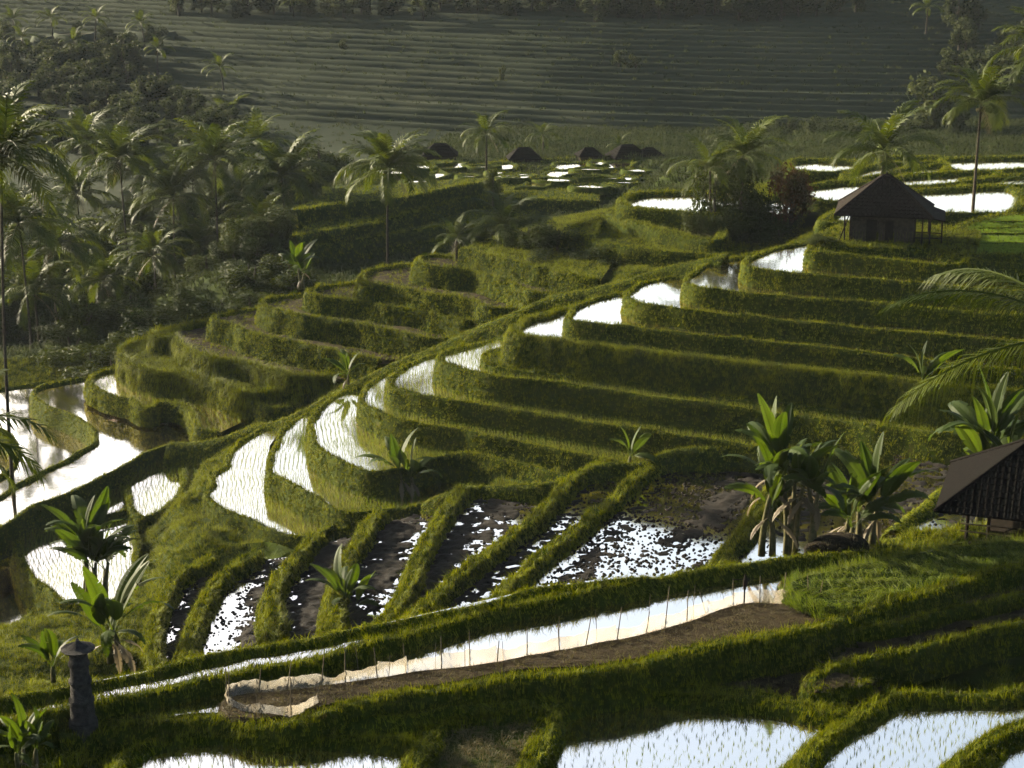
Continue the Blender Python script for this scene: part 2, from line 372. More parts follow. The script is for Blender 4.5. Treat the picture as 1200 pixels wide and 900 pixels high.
def mud_part(poly, zw, parent, seed, amt, mat, cell=0.19, amp=0.16, clods=500, name='mud', freq=1.0, dr=(0.0, 1.0)):
    du = np.array(dr) / np.hypot(*dr); dv = np.array([du[1], -du[0]])
    big = lambda x, y: noise.noise(Vector(((x * du[0] + y * du[1]) * .075 * freq, (x * dv[0] + y * dv[1]) * .42 * freq, seed)))
    x0, y0 = poly.min(0); x1, y1 = poly.max(0); nx = int((x1 - x0) / cell) + 2; ny = int((y1 - y0) / cell) + 2
    X, Y = np.meshgrid(x0 + cell * np.arange(nx), y0 + cell * np.arange(ny), indexing='ij')
    ins = inside(poly, X, Y); Z = np.full(X.shape, zw - 0.2)
    for i, j in zip(*np.nonzero(ins)):
        a = big(X[i, j], Y[i, j]); b = noise.fractal(Vector((X[i, j] * 1.7, Y[i, j] * 1.7, seed * 2.1)), 0.8, 2.0, 3)
        Z[i, j] = zw + amp * (amt + 1.1 * a + 0.85 * b)
    idx = np.arange(nx * ny).reshape(nx, ny); ok = ins[:-1, :-1] & ins[1:, :-1] & ins[1:, 1:] & ins[:-1, 1:]
    Fc = np.stack([idx[:-1, :-1], idx[1:, :-1], idx[1:, 1:], idx[:-1, 1:]], -1)[ok]
    if len(Fc):
        V = np.stack([X, Y, Z], -1).reshape(-1, 3); V[:, :2] += np.random.default_rng(seed).normal(0, cell * 0.2, (len(V), 2))
        obj(name, mesh_np(name, V, Fc, mat), parent)
    if clods:
        r = np.random.default_rng(seed + 5); c = np.column_stack([r.uniform(x0, x1, clods * 4), r.uniform(y0, y1, clods * 4)]); c = c[inside(poly, c[:, 0], c[:, 1])]
        keep = [k for k in range(len(c)) if big(c[k, 0], c[k, 1]) + amt + 0.6 * r.normal() > -0.15][:clods]
        c = c[keep]; n = len(c)
        if n:
            o8 = np.array([[1, 0, 0], [0, 1, 0], [-1, 0, 0], [0, -1, 0], [0, 0, 1], [0, 0, -1.0]]); f8 = np.array([[0, 1, 4], [1, 2, 4], [2, 3, 4], [3, 0, 4], [1, 0, 5], [2, 1, 5], [3, 2, 5], [0, 3, 5]])
            sc = r.uniform(0.04, 0.135, (n, 1, 1)) * r.uniform(0.6, 1.2, (n, 6, 1)); V = o8[None] * sc * np.array([1.2, 1, 0.7]); a = r.uniform(0, 6.28, n)
            R = np.stack([np.stack([np.cos(a), -np.sin(a), 0 * a], -1), np.stack([np.sin(a), np.cos(a), 0 * a], -1), np.stack([0 * a, 0 * a, 1 + 0 * a], -1)], 1)
            V = np.einsum('nij,nkj->nki', R, V) + np.column_stack([c, np.full(n, zw + 0.02)])[:, None]
            Fc = (f8[None] + 6 * np.arange(n)[:, None, None]).reshape(-1, 3)
            obj('clods', mesh_np('clods', V.reshape(-1, 3), Fc, mat), parent, kind='stuff')
_tn = [0]
def terrace(key, rim, H, label, cat='rice terrace', group=None, back=None, backrim=None, fill='water', w=0.15, drop=2.6, closed=False,
            freeboard=0.22, step=0.45, tuft='bank', dens=42, gs=(0.65, 1.2), slope=0.12, rough=0.06, name='rice_terrace', amt=0.1, rows=None, clods=500, ctrl=True, up=1.5, seedH=0.30):
    """one paddy: level floor of water, mud or soil, held by a grassed bank along its rim"""
    _tn[0] += 1; sd = _tn[0] * 3.7
    R3 = np.array([P(p[0], p[1], p[2] if len(p) > 2 else H) for p in rim])
    L = smooth_line(R3, step, closed)
    if closed: poly = L[:, :2].copy()
    else:
        if backrim is not None:
            bl, bo = RIMS[backrim]; B = (bl[:, :2] - bo * 0.45)
            if np.linalg.norm(B[0] - L[-1, :2]) > np.linalg.norm(B[-1] - L[-1, :2]): B = B[::-1]
            B = B[::3]
        else: B = np.array([P(p[0], p[1], H)[:2] for p in back])
        poly = np.vstack([L[:, :2], B])
    ccw = area2(poly) > 0
    out = normals2(L, closed) * (1 if ccw else -1)
    for i in range(len(L)):            # slight unevenness of the crest
        L[i, 2] += 0.10 * noise.noise(Vector((L[i, 0] * .5, L[i, 1] * .5, sd))) ; L[i, :2] += out[i] * 0.22 * noise.noise(Vector((L[i, 0] * .45, L[i, 1] * .45, sd + 9)))
    RIMS[key] = (L, out)
    zw = CZ - H - freeboard
    prof = [(-2.6 * w, -freeboard - 0.25), (-1.9 * w, -0.55 * freeboard), (-1.2 * w, -0.07), (-0.3 * w, 0.02), (0.45 * w, 0.0), (1.0 * w, -0.12), (1.3 * w, -0.35)]
    k = max(2, int(drop / 0.45))
    for q in range(1, k + 1): prof.append((1.3 * w + slope * (drop - 0.35) * q / k, -0.35 - (drop - 0.35) * q / k))
    V, Fc = bank_surface(L, out, prof, sd, closed, rough)
    if not ccw: Fc = Fc[:, ::-1]
    c0 = L[len(L) // 2]
    root = empty(name, (0, 0, 0)); tag(root, label, cat, group)
    bm_ = mesh_np('bank', V, Fc, M['bank'], True); obj('bank', bm_, root)
    if dens: grass_on(bm_, root, tuft, dens, gs[0], gs[1], up)
    if dens > 20: grass_on(bm_, root, 'tall' if tuft == 'near' else 'long', 3.0 if tuft == 'near' else 5.0, .3, .8, .8, 'weeds')
    inner = L[:, :2] - out * (1.75 * w)
    wp = inner if closed else np.vstack([inner, B])
    PLATES.append((wp if closed else poly, zw))
    if ctrl:
        for i in range(0, len(L), 8): CTRL.append((L[i, 0], L[i, 1], L[i, 2] - 1.5))
    full = wp
    if fill in ('water', 'rows', 'mud', 'wetgrass'):
        v, f = fill_poly(wp, zw); obj('water', mesh_np('water', v, f, M['water']), root)
    if fill == 'rows':
        rr = rows or (0.3, 0.28, 8.0)
        pts = offset_rows(L, out, wp, 1.9 * w + 0.2, rr[2], rr[0], rr[1], int(sd * 10))
        if len(pts): obj('seedlings', seedling_mesh(pts, zw - 0.02, seedH, int(sd), M['rice']), root, kind='stuff')
    if fill == 'mud': mud_part(wp, zw, root, int(sd), amt, M['mud'], clods=clods, dr=L[-1, :2] - L[0, :2])
    if fill == 'soil':
        v, f = fill_poly(wp, zw - 0.25); obj('floor', mesh_np('floor', v, f, M['soil']), root)
        mud_part(wp, zw, root, int(sd), 0.3, M['soil'], 0.35, 0.10, clods, 'soil')
        grass_on(root.children[-2].data if False else mesh_np('stubble', v + np.array([0, 0, .28]), f, M['soil']), root, 'straw' if tuft == 'near' else 'bank', 14, .5, 1.1, 1.0, 'stubble')
    if fill in ('grass', 'tall', 'straw', 'nursery'):
        v, f = fill_poly(wp, zw); me = mesh_np('floor', v, f, M['ground']); obj('floor', me, root)
        grass_on(me, root, {'grass': tuft, 'tall': 'tall', 'straw': 'straw', 'nursery': 'nursery'}[fill], {'grass': dens, 'tall': 26, 'straw': 45, 'nursery': 45}[fill], 0.7, 1.3, 1.0, 'rice' if fill in ('tall', 'nursery') else 'grass')
    return root
def bund(key, pts, label, w=0.34, h=0.5, drop=1.3, tuft='bank', dens=50, gs=(0.7, 1.3), step=0.45, name='bund', cat='bund', group=None, sl=0.5, sl2=None, rough=0.08, parent=None, ctrl=False, mat='bank'):
    """a free-standing earth ridge; pts carry their own level"""
    _tn[0] += 1; sd = _tn[0] * 3.7
    L = smooth_line([P(*p) for p in pts], step); out = normals2(L, False); sl2 = sl if sl2 is None else sl2
    for i in range(len(L)):
        L[i, 2] += 0.12 * noise.noise(Vector((L[i, 0] * .5, L[i, 1] * .5, sd))); L[i, :2] += out[i] * 0.25 * noise.noise(Vector((L[i, 0] * .4, L[i, 1] * .4, sd + 9)))
    prof = [(-1.3 * w - sl2 * drop, -drop), (-1.3 * w - sl2 * .5 * drop, -0.5 * drop), (-1.3 * w, -0.2), (-0.7 * w, -0.03), (0, 0.03), (0.7 * w, -0.03), (1.3 * w, -0.2), (1.3 * w + sl * .5 * drop, -0.5 * drop), (1.3 * w + sl * drop, -drop)]
    V, Fc = bank_surface(L, out, prof, sd, False, rough)
    me = mesh_np(name, V, Fc[:, ::-1] if False else Fc, M[mat], True)
    if parent is None:
        root = empty(name); tag(root, label, cat, group)
    else: root = parent
    obj('bank', me, root)
    if dens: grass_on(me, root, tuft, dens, gs[0], gs[1], 0.9)
    RIMS[key] = (L, out)
    if ctrl:
        for i in range(0, len(L), 8): CTRL.append((L[i, 0], L[i, 1], L[i, 2] - 0.7))
    return root

# ---- A: the big curved flight of terraces below the upper hut (top to bottom)
GA = 'curved terraces stepping down from the upper hut'
terrace('A0', [(962, 284, 24.75), (975, 287, 24.75), (1010, 289, 24.7), (1072, 289, 24.7), (1092, 290, 24.75), (1103, 294, 24.8), (1112, 299, 24.9), (1130, 304, 25.0), (1150, 302, 25)], 24.7, 'grassy terrace ground carrying the upper plank hut', 'terrace', back=[(1150, 270), (1085, 262), (985, 262), (955, 275)], fill='grass', dens=55, drop=1.2, freeboard=.05, w=.3)
terrace('A1', [(990, 281), (958, 283.5), (948, 288), (947.5, 294), (975, 297), (1025, 302), (1075, 307), (1100, 309), (1125, 309), (1150, 307), (1200, 309), (1270, 312)], 25.15, 'uppermost curved terrace right in front of the plank hut', group=GA, back=[(1270, 280), (1150, 285), (1060, 281)], fill='water')
def A(k, rim, H, label, **kw):
    kw.setdefault('freeboard', .15); kw.setdefault('w', .13); kw.setdefault('seedH', .36)
    terrace(k, rim, H, label, group=GA, **kw)
A('A2', [(1000, 274), (950, 282), (912, 290), (886, 299), (873, 307), (881, 313), (900, 316), (947, 321), (1000, 326), (1100, 333), (1200, 342), (1270, 348)], 26.15, 'second curved terrace below the plank hut, with white crescent of water', backrim='A1')
A('A3', [(905, 293, 27.0), (875, 299, 27.2), (837, 306), (815, 317), (803, 331), (818, 336), (867, 342), (900, 345), (950, 350), (1000, 353), (1090, 361), (1200, 371), (1270, 378)], 27.3, 'third curved terrace below the plank hut', backrim='A2')
A('A4', [(840, 315, 28.2), (805, 322), (770, 326), (746, 334), (734, 347), (746, 353), (800, 362), (900, 373), (1000, 383), (1150, 396), (1200, 400), (1270, 407)], 28.45, 'fourth curved terrace below the plank hut', backrim='A3')
A('A5', [(770, 334, 29.4), (735, 341), (700, 349), (676, 359), (666, 373), (683, 377), (737, 382), (812, 391), (900, 400), (1035, 415), (1090, 422), (1200, 434), (1270, 442)], 29.6, 'fifth curved terrace below the plank hut', backrim='A4')
A('A6', [(700, 352, 30.5), (665, 361), (637, 369), (613, 376), (600, 387), (606, 393), (622, 395), (666, 402), (750, 412), (812, 419), (900, 430), (1000, 440), (1080, 450), (1200, 462), (1270, 470)], 30.75, 'sixth curved terrace, its bank thick with long bright grass', backrim='A5', tuft='long', dens=50, gs=(.45, .85), slope=.25, w=.3)
A('A6b', [(590, 406), (572, 411), (566, 420), (577, 428), (600, 432), (650, 437), (700, 443), (800, 456), (857, 465), (940, 474), (1010, 482)], 32.75, 'low narrow ledge at the foot of the long-grassed bank', backrim='A6', fill='grass', drop=.8, freeboard=.05, name='ledge', cat='ledge', dens=35)
A('A7', [(600, 391, 32.4), (585, 395), (560, 402), (526, 411), (512, 420), (522, 425), (550, 433), (587, 441), (650, 448), (675, 451), (750, 462), (825, 472), (862, 477), (950, 489), (1040, 500, 32.6), (1120, 507, 32.2), (1240, 515, 31.8)], 33.0, 'seventh curved terrace with a single band of rice seedlings', backrim='A6', fill='rows', drop=3)
A('A8', [(545, 403, 34.0), (510, 415), (488, 423), (469, 433), (456, 446), (459, 453), (475, 457), (510, 466), (550, 472), (625, 484), (700, 495), (775, 506), (850, 517), (910, 526), (960, 532), (1010, 534)], 34.7, 'eighth curved terrace with rippled white water at its nose', backrim='A7', fill='rows', drop=3)
A('A9', [(485, 424, 35.4), (459, 433), (444, 441), (428, 454), (423, 464), (432, 477), (455, 486), (476, 493), (525, 501), (600, 516), (675, 531), (712, 538), (740, 543)], 36.1, 'ninth curved terrace with a long band of rice seedlings', backrim='A8', fill='rows', drop=3)
A('A10', [(440, 446, 36.9), (411, 457), (387, 467), (371, 481), (364, 499), (372, 520), (388, 535), (412, 547), (435, 553), (460, 552), (485, 544), (510, 535), (535, 531, 37.3), (560, 533, 37.2), (600, 542, 37.1), (645, 553, 37.0), (665, 559, 37)], 37.6, 'tenth curved terrace with finger of water and pale eroded bank', backrim='A9', fill='rows', drop=3)
A('A11', [(380, 476, 38.6), (362, 483), (332, 504), (322, 522), (314, 542), (318, 554), (338, 564), (365, 580), (388, 593), (412, 600), (450, 597, 39.0), (495, 591, 38.6), (530, 579, 38.3)], 39.2, 'eleventh curved terrace with narrow finger of seedlings in water', back=[(590, 560), (560, 540), (500, 545), (440, 565), (390, 545), (372, 515), (375, 490), (395, 475)], fill='rows', drop=3)
A('A12', [(345, 492, 40.3), (312, 501), (290, 512), (270, 527), (264, 545), (246, 557), (249, 567), (243, 578), (256, 593), (277, 602), (302, 613), (328, 624), (350, 629), (372, 624, 40.4), (400, 612, 40.2)], 40.8, 'twelfth and lowest curved terrace with broad wavy seedling rows', back=[(405, 605), (365, 590), (330, 570), (312, 555), (316, 520), (330, 500)], fill='rows', drop=2.4)
# ---- the path between the two flights
bund('path', [(850, 299, 26.7), (790, 312, 27.9), (740, 327, 28.9), (700, 337, 29.7), (650, 347, 30.6), (612, 362, 31.5), (575, 378, 32.7), (512, 405, 34.9), (462, 426, 36.5), (417, 448, 37.8), (350, 484, 39.6), (300, 500, 41.0), (245, 516, 42.2), (197, 521, 42.8)],
     'long grassy footpath ridge winding between left and right terraces', w=.4, drop=1.8, name='path_ridge', cat='path', ctrl=True)
# ---- B: drier terraces of the left hill (top to bottom)
GB = 'dry grassy terraces of the left hill'
def B(k, rim, H, label, **kw):
    kw.setdefault('fill', 'soil'); kw.setdefault('gs', (.7, 1.5)); kw.setdefault('slope', .2); kw.setdefault('rough', .16)
    terrace(k, rim, H, label, group=GB, dens=48, clods=160, **kw)
B('B1', [(540, 291), (553, 294), (575, 299), (600, 306), (645, 316), (675, 323), (700, 327)], 29.7, 'topmost dry terrace of the left hill below the bushes', back=[(720, 300), (640, 285), (560, 280)], fill='grass')
B('B2', [(530, 300), (500, 300), (488, 304), (492, 309), (512, 313), (550, 317), (570, 322), (600, 332), (622, 341), (650, 345)], 31.0, 'second dry terrace of the left hill', backrim='B1')
B('B3', [(500, 307), (470, 310), (438, 315), (423, 323), (423, 331), (450, 333), (500, 343), (550, 352), (577, 360), (607, 361)], 32.5, 'third dry terrace of the left hill, with rounded left end', backrim='B2')
B('B4', [(425, 329), (395, 332), (372, 337), (361, 343), (375, 347), (420, 352), (450, 357), (510, 367), (545, 376), (575, 374)], 33.9, 'fourth dry terrace of the left hill', backrim='B3')
B('B5', [(352, 345), (325, 348), (307, 353), (319, 362), (357, 370), (400, 376), (450, 385), (512, 396), (545, 393)], 35.2, 'fifth dry terrace of the left hill', backrim='B4')
B('B6', [(310, 358), (270, 366), (248, 372), (268, 379), (287, 387), (325, 397), (375, 407), (410, 414), (445, 420)], 36.9, 'sixth dry terrace of the left hill', backrim='B5')
B('B7', [(262, 376), (220, 383), (183, 391), (181, 397), (200, 397), (212, 407), (255, 424), (275, 425), (325, 439), (345, 442), (390, 441)], 38.6, 'seventh dry terrace of the left hill, above shaggy grass', backrim='B6', tuft='long')
B('B8', [(190, 395), (155, 404), (142, 412), (150, 426), (175, 437), (212, 440), (250, 450), (283, 462), (345, 458), (375, 452)], 40.0, 'lowest shaggy terrace of the left hill', backrim='B7', tuft='long', fill='grass')
B('B9', [(150, 428), (115, 437), (104, 445), (108, 452), (125, 461), (150, 468), (174, 477), (186, 471), (207, 472), (228, 487), (232, 500), (255, 505)], 41.6, 'grassy shelf of seedlings above the big left pond', back=[(330, 470), (260, 440), (180, 425)], fill='rows', drop=1.6, rows=(.5, .3, 9))
B('B9b', [(290, 468), (318, 477), (345, 475), (365, 458)], 40.5, 'tiny seedling plot tucked beside the footpath', back=[(395, 445), (350, 446), (300, 452)], fill='rows', drop=1.8)
# ---- C: ponds at the far left
GC = 'smooth flooded ponds at the left'
def C(k, rim, H, label, **kw): terrace(k, rim, H, label, group=GC, **kw)
C('C1', [(120, 433), (108, 440), (75, 446), (46, 453), (37, 460), (50, 472), (87, 487), (107, 500), (112, 508), (107, 520), (92, 530), (50, 552), (12, 572), (0, 581), (-40, 600), (-40, 636), (0, 617), (20, 607), (38, 593), (75, 580), (110, 563), (136, 550), (160, 536), (197, 521)], 43.2, 'big S-shaped pond with bright still water', back=[(240, 510), (225, 480), (160, 455)], drop=2.2, dens=30, gs=(.5, 1.0))
C('C2', [(50, 448), (20, 452), (-40, 462), (-45, 490), (0, 503), (13, 512), (19, 523), (18, 540), (5, 555), (-30, 570), (-60, 590)], 44.7, 'lower pond mirroring the dark palms at the left edge', back=[(-20, 610), (60, 560), (115, 510), (90, 478)], drop=2.2, dens=30, gs=(.5, 1))
C('C3', [(-90, 510), (-100, 600), (-20, 610), (30, 570), (40, 530), (10, 495)], 46.2, 'lowest pond showing only at the left picture edge', closed=True, drop=1.5, dens=25)
C('C4', [(205, 520), (150, 556), (147, 575), (152, 590), (165, 605), (185, 600), (215, 570)], 44.0, 'small seedling paddy in water between pond and grassy mound', closed=True, fill='rows', drop=1.6)
C('C5', [(148, 545), (100, 572), (88, 590), (110, 605), (140, 600), (150, 580)], 44.3, 'small seedling paddy behind the dark banana plant', closed=True, fill='rows', drop=1.6)
C('C6', [(95, 575), (45, 598), (22, 622), (20, 640), (24, 655), (34, 672), (52, 687), (75, 703), (110, 708), (150, 690), (160, 640), (150, 605)], 44.6, 'round-nosed seedling paddy left of the dark banana plant', closed=True, fill='rows', drop=2.6)
C('C7', [(-60, 660), (-60, 730), (0, 735), (30, 725), (40, 700), (20, 660)], 46.6, 'scrap of flooded paddy at the left edge below the rounded bank', closed=True, drop=1.5)
# ---- D: ploughed strips in the middle
GD = 'ploughed muddy strips in the middle'
def D_(k, rim, H, label, back, amt=.1, **kw):
    kw.setdefault('clods', 1100); kw.setdefault('w', .30); kw.setdefault('drop', 1.6)
    terrace(k, rim, H, label, 'mud paddy', GD, back=back, fill='mud', amt=amt, slope=.45, name='mud_paddy', freeboard=kw.pop('freeboard', .55), gs=(.8, 1.7), rough=.12, dens=60, **kw)
D_('S1', [(300, 646), (285, 659), (255, 680), (235, 712), (224, 742), (219, 775), (215, 800)], 40.9, 'leftmost ploughed strip with zigzag of water', [(330, 810), (330, 740), (345, 670), (360, 640)], -.05)
D_('S0', [(250, 655), (215, 672), (190, 700), (180, 740), (180, 780), (180, 800)], 41.8, 'dark muddy strip at the foot of the grassy mound', [(240, 800), (245, 745), (262, 690), (300, 655)], .2)
D_('S2', [(372, 627), (358, 640), (335, 667), (319, 700), (320, 733), (316, 760), (312, 790)], 39.7, 'dark ploughed strip behind the withered banana plant', [(420, 790), (415, 700), (430, 650), (445, 610)], .45)
D_('S3', [(448, 600), (432, 611), (424, 630), (409, 648), (400, 672), (393, 705), (388, 740), (385, 770)], 38.3, 'ploughed strip with thin sliver of water in the middle', [(490, 770), (505, 690), (525, 630), (550, 580)], .3)
D_('S4', [(552, 570), (540, 576), (525, 593), (505, 623), (492, 648), (484, 672), (473, 695), (452, 722), (430, 750)], 36.9, 'ploughed strip with broad streak of white water', [(520, 750), (600, 650), (660, 600), (710, 555)], .12)
D_('S5', [(715, 539), (697, 546), (675, 558), (650, 582), (625, 607), (600, 627), (570, 648), (525, 685), (508, 699), (480, 725), (455, 750)], 36.2, 'narrow ploughed strip left of the dark ridge', [(560, 745), (640, 670), (740, 600), (800, 545)], .05)
D_('S6', [(815, 522), (790, 529), (760, 549), (720, 581), (675, 619), (625, 659), (598, 683), (560, 715), (530, 740)], 36.0, 'widest ploughed field speckled with dark clods in white water', [(760, 730), (850, 690), (900, 620), (935, 520)], -.12, freeboard=.45, clods=4200)
D_('S7', [(915, 560), (897, 582), (882, 606), (856, 638), (836, 663), (815, 690)], 35.4, 'muddy field glimpsed between the banana plants', [(960, 720), (1080, 640), (1100, 560), (1060, 500), (960, 520)], -.2)
D_('S8', [(1040, 520), (1052, 505), (1078, 488), (1118, 478), (1170, 474), (1230, 474)], 33.6, 'muddy field behind the lower hut roof', [(1260, 520), (1260, 640), (1060, 640), (1035, 580)], -.3)
bund('T', [(495, 591, 38.4), (535, 575, 37.3), (600, 570, 36.75), (657, 565, 36.4), (700, 546, 35.95), (757, 542, 35.75), (790, 529, 35.4), (850, 524, 35.1), (930, 520, 34.8)], 'grassy bund along the heads of the ploughed strips', drop=1.4)
bund('S8b', [(1050, 622, 34), (1075, 600, 33.8), (1102, 580, 33.6), (1130, 560, 33.4)], 'sunlit bund in the mud behind the lower hut', drop=1.2)
bund('S8c', [(985, 505, 33.7), (1020, 500, 33.4), (1050, 490, 33.1), (1085, 470, 32.8), (1130, 455, 32.3)], 'grassy bund right of the tall banana clump', drop=1.2)
# ---- E: the long channel and seed bed in front
NE = dict(tuft='near', dens=85, gs=(.7, 1.4), step=.35)
bund('E1', [(-60, 838, 25.3), (0, 823, 25.35), (117, 797, 25.4), (267, 764, 25.4), (400, 742, 25.4), (533, 715, 25.4), (633, 690, 25.4), (700, 683, 25.4), (760, 677, 25.4)], 'far grassy bund of the long channel', w=.22, drop=1.8, ctrl=True, **NE)
terrace('E12', [(-60, 858), (0, 846), (117, 823), (267, 793), (400, 765), (500, 738), (587, 714), (667, 698), (720, 688)], 25.5, 'thin wet furrow between the two long front bunds', 'furrow', back=[(760, 676), (633, 685), (400, 738), (117, 793), (-60, 834)], drop=1.2, freeboard=.12, w=.2, name='furrow', **NE)
bund('E2', [(690, 693, 25.5), (740, 684, 25.5), (800, 673, 25.5), (860, 662, 25.5), (933, 652, 25.5), (1067, 648, 25.5), (1240, 644, 25.5)], 'grassy bund at the foot of the banana plants', w=.24, drop=1.0, **NE)
terrace('F1', [(70, 856, 25.98), (130, 851, 25.98), (180, 847, 25.95), (240, 843, 25.95), (300, 852, 25.9), (345, 847, 25.8), (400, 829, 25.7), (467, 816, 25.7), (533, 806, 25.65), (600, 793, 25.6), (700, 786, 25.6), (800, 765, 25.6), (870, 752, 25.55), (933, 742, 25.5), (985, 726, 25.45), (1033, 710, 25.4), (1133, 681, 25.3), (1240, 648, 25.2)], 25.6, 'long flooded channel paddy beside the plastic fence', back=[(1240, 600), (1067, 640), (933, 645), (800, 666), (587, 707), (400, 757), (117, 818), (60, 832)], fill='water', drop=1.5, w=.27, freeboard=.36, slope=.3, **NE)
# ---- F: foreground paddies
GF = 'foreground paddies'
terrace('F6', [(940, 750), (965, 741), (1010, 737), (1050, 730), (1100, 717), (1150, 708), (1240, 688)], 25.75, 'narrow dark step below the long front bund at right', group=GF, back=[(1240, 655), (1100, 695), (990, 725)], fill='soil', drop=1.3, clods=100, **NE)
terrace('F5', [(1020, 800, 26.3), (970, 806, 26.3), (950, 808, 26.25), (953, 797, 26.15), (962, 788), (987, 777), (1013, 772), (1060, 763), (1100, 752), (1150, 740), (1240, 718)], 26.05, 'dark fallow step with grassy nose at the right', group=GF, back=[(1240, 690), (1100, 725), (1000, 745), (960, 770)], fill='soil', drop=1.2, clods=200, **NE)
terrace('F7', [(640, 812), (700, 806), (760, 803), (800, 804), (850, 808), (900, 815), (960, 826), (1010, 828), (1030, 820)], 26.55, 'shaded muddy strip under the long front bund', 'mud strip', back=[(1040, 780), (960, 760), (850, 760), (700, 790), (640, 800)], fill='soil', drop=1, clods=300, name='mud_strip', **NE)
terrace('F2', [(612, 960), (626, 915), (638, 875), (650, 846), (664, 824), (700, 813), (760, 811), (800, 815), (850, 818), (900, 824), (960, 834), (985, 838), (1000, 842), (985, 855), (967, 868), (948, 885), (925, 908), (880, 960)], 26.6, 'foreground flooded paddy in the middle dotted with seedlings', group=GF, closed=True, fill='rows', w=.23, drop=1.3, freeboard=.3, rows=(.42, .36, 12), seedH=.16, **NE)
terrace('F3', [(925, 912), (948, 885), (967, 866), (1000, 842), (1020, 829), (1050, 815), (1100, 812), (1160, 813), (1230, 813), (1235, 835), (1190, 855), (1165, 868), (1140, 885), (1112, 908), (1060, 960), (890, 960)], 26.55, 'foreground flooded paddy at the right dotted with seedlings', group=GF, closed=True, fill='rows', w=.23, drop=1.3, freeboard=.3, rows=(.42, .36, 12), seedH=.18, **NE)
terrace('F4', [(1095, 930), (1115, 908), (1140, 888), (1168, 866), (1200, 850), (1250, 832), (1260, 940)], 26.7, 'flooded corner paddy at the lower right picture edge', group=GF, closed=True, fill='water', w=.36, drop=1.2, **NE)
terrace('F8', [(110, 930), (138, 896), (160, 876), (187, 864), (233, 858), (320, 858), (400, 861), (460, 866), (495, 872), (490, 885), (478, 905), (460, 940)], 26.25, 'foreground flooded paddy at the lower left dotted with seedlings', group=GF, closed=True, fill='rows', w=.22, drop=1.3, freeboard=.26, rows=(.42, .34, 9), seedH=.2, **NE)
terrace('F9', [(470, 935), (480, 905), (495, 876), (511, 851), (533, 842), (580, 836), (640, 834), (648, 846), (635, 876), (622, 915), (612, 945)], 26.35, 'fallow plot of straw-coloured grass between foreground paddies', 'fallow plot', GF, closed=True, fill='straw', w=.26, drop=1.0, freeboard=.18, name='fallow_plot', **NE)
bund('F10', [(350, 849, 25.95), (420, 842, 26.0), (500, 835, 26.1), (560, 828, 26.15), (640, 820, 26.3), (680, 812, 26.4)], 'low grassy bund above the straw-coloured plot', w=.3, drop=1.0, **NE)
# tall rice and seed bed lie inside the channel paddy
def patch(name, poly, H, label, cat, mat, tuft, dens, lift=0.0, gs=(.7, 1.3), sub='grass'):
    pts = smooth_line([P(a, b, H) for a, b in poly], .5, True); root = empty(name); tag(root, label, cat)
    v, tri = fill_poly(pts[:, :2], 0.0); n = len(pts); Fc = list(tri)
    top = [(p[0], p[1], p[2] + .06 + lift + .05 * fbm(p[0] * .8, p[1] * .8, H)) for p in pts]
    o_ = normals2(pts, True) * (1 if area2(pts[:, :2]) > 0 else -1)
    V = top + [(p[0] + o_[i, 0] * .35, p[1] + o_[i, 1] * .35, p[2] - .3) for i, p in enumerate(pts)]      # sloping edge into the water
    for i in range(n): Fc.append((i, (i + 1) % n, n + (i + 1) % n, n + i))
    me = mesh_np('surface', V, Fc, M[mat]); obj('surface', me, root)
    if dens: grass_on(me, root, tuft, dens, gs[0], gs[1], 1.0, sub)
    return root
patch('seed_bed', [(300, 848), (262, 838), (262, 826), (285, 820), (355, 813), (467, 796), (567, 783), (640, 770), (733, 753), (797, 737), (850, 718), (877, 712), (957, 716), (985, 722), (930, 742), (800, 764), (700, 784), (600, 791), (533, 804), (400, 827)], 25.95, 'brown seed bed behind the plastic fence', 'seed bed', 'soil', 'straw', 40, .12, (.3, .8))
patch('tall_rice', [(925, 690), (990, 672), (1067, 656), (1180, 640), (1240, 640), (1240, 652), (1133, 678), (1033, 706), (985, 720), (950, 712)], 25.6, 'patch of tall bright rice beside the lower hut', 'rice', 'ground', 'tall', 34, .15, (.7, 1.2), 'rice')
# ---- G: flat paddies around the upper hut
GG_ = 'flat paddies on the plateau behind the upper hut'
def G(k, rim, H, label, **kw):
    kw.setdefault('drop', 1.0); kw.setdefault('w', .3); kw.setdefault('closed', True); kw.setdefault('dens', 25); kw.setdefault('step', .8); kw.setdefault('freeboard', .3)
    terrace(k, rim, H, label, group=GG_, **kw)
G('g1', [(1075, 221), (1130, 218), (1186, 218), (1184, 247), (1117, 250), (1085, 250), (1000, 258), (962, 260), (985, 243), (1008, 226), (1040, 218)], 25.3, 'large bright paddy right behind the hut roof')
G('g2', [(850, 236), (885, 231), (930, 229), (940, 238), (930, 250), (885, 251), (850, 245)], 27.0, 'bright paddy behind the red-leaved tree', drop=3.2, step=.5)
G('g3', [(935, 222), (950, 216), (1005, 211), (1030, 214), (1005, 226), (985, 236), (940, 229)], 25.6, 'paddy above the red-leaved tree, left of the hut ridge')
G('g4', [(1055, 206), (1100, 202), (1165, 200), (1168, 207), (1125, 213), (1075, 217), (1045, 215)], 25.6, 'paddy right of the hut palm trunk')
G('g4b', [(1125, 211), (1165, 206), (1215, 203), (1225, 214), (1186, 216), (1130, 217)], 25.6, 'paddy with palm reflection at the right')
G('g5', [(990, 203), (1030, 192), (1068, 190), (1055, 199), (1020, 206), (995, 210)], 26.0, 'wedge-shaped paddy left of the hut palm')
G('g6', [(1045, 203), (1065, 195), (1108, 192), (1110, 198), (1080, 203)], 26.1, 'wedge-shaped paddy right of the hut palm crown')
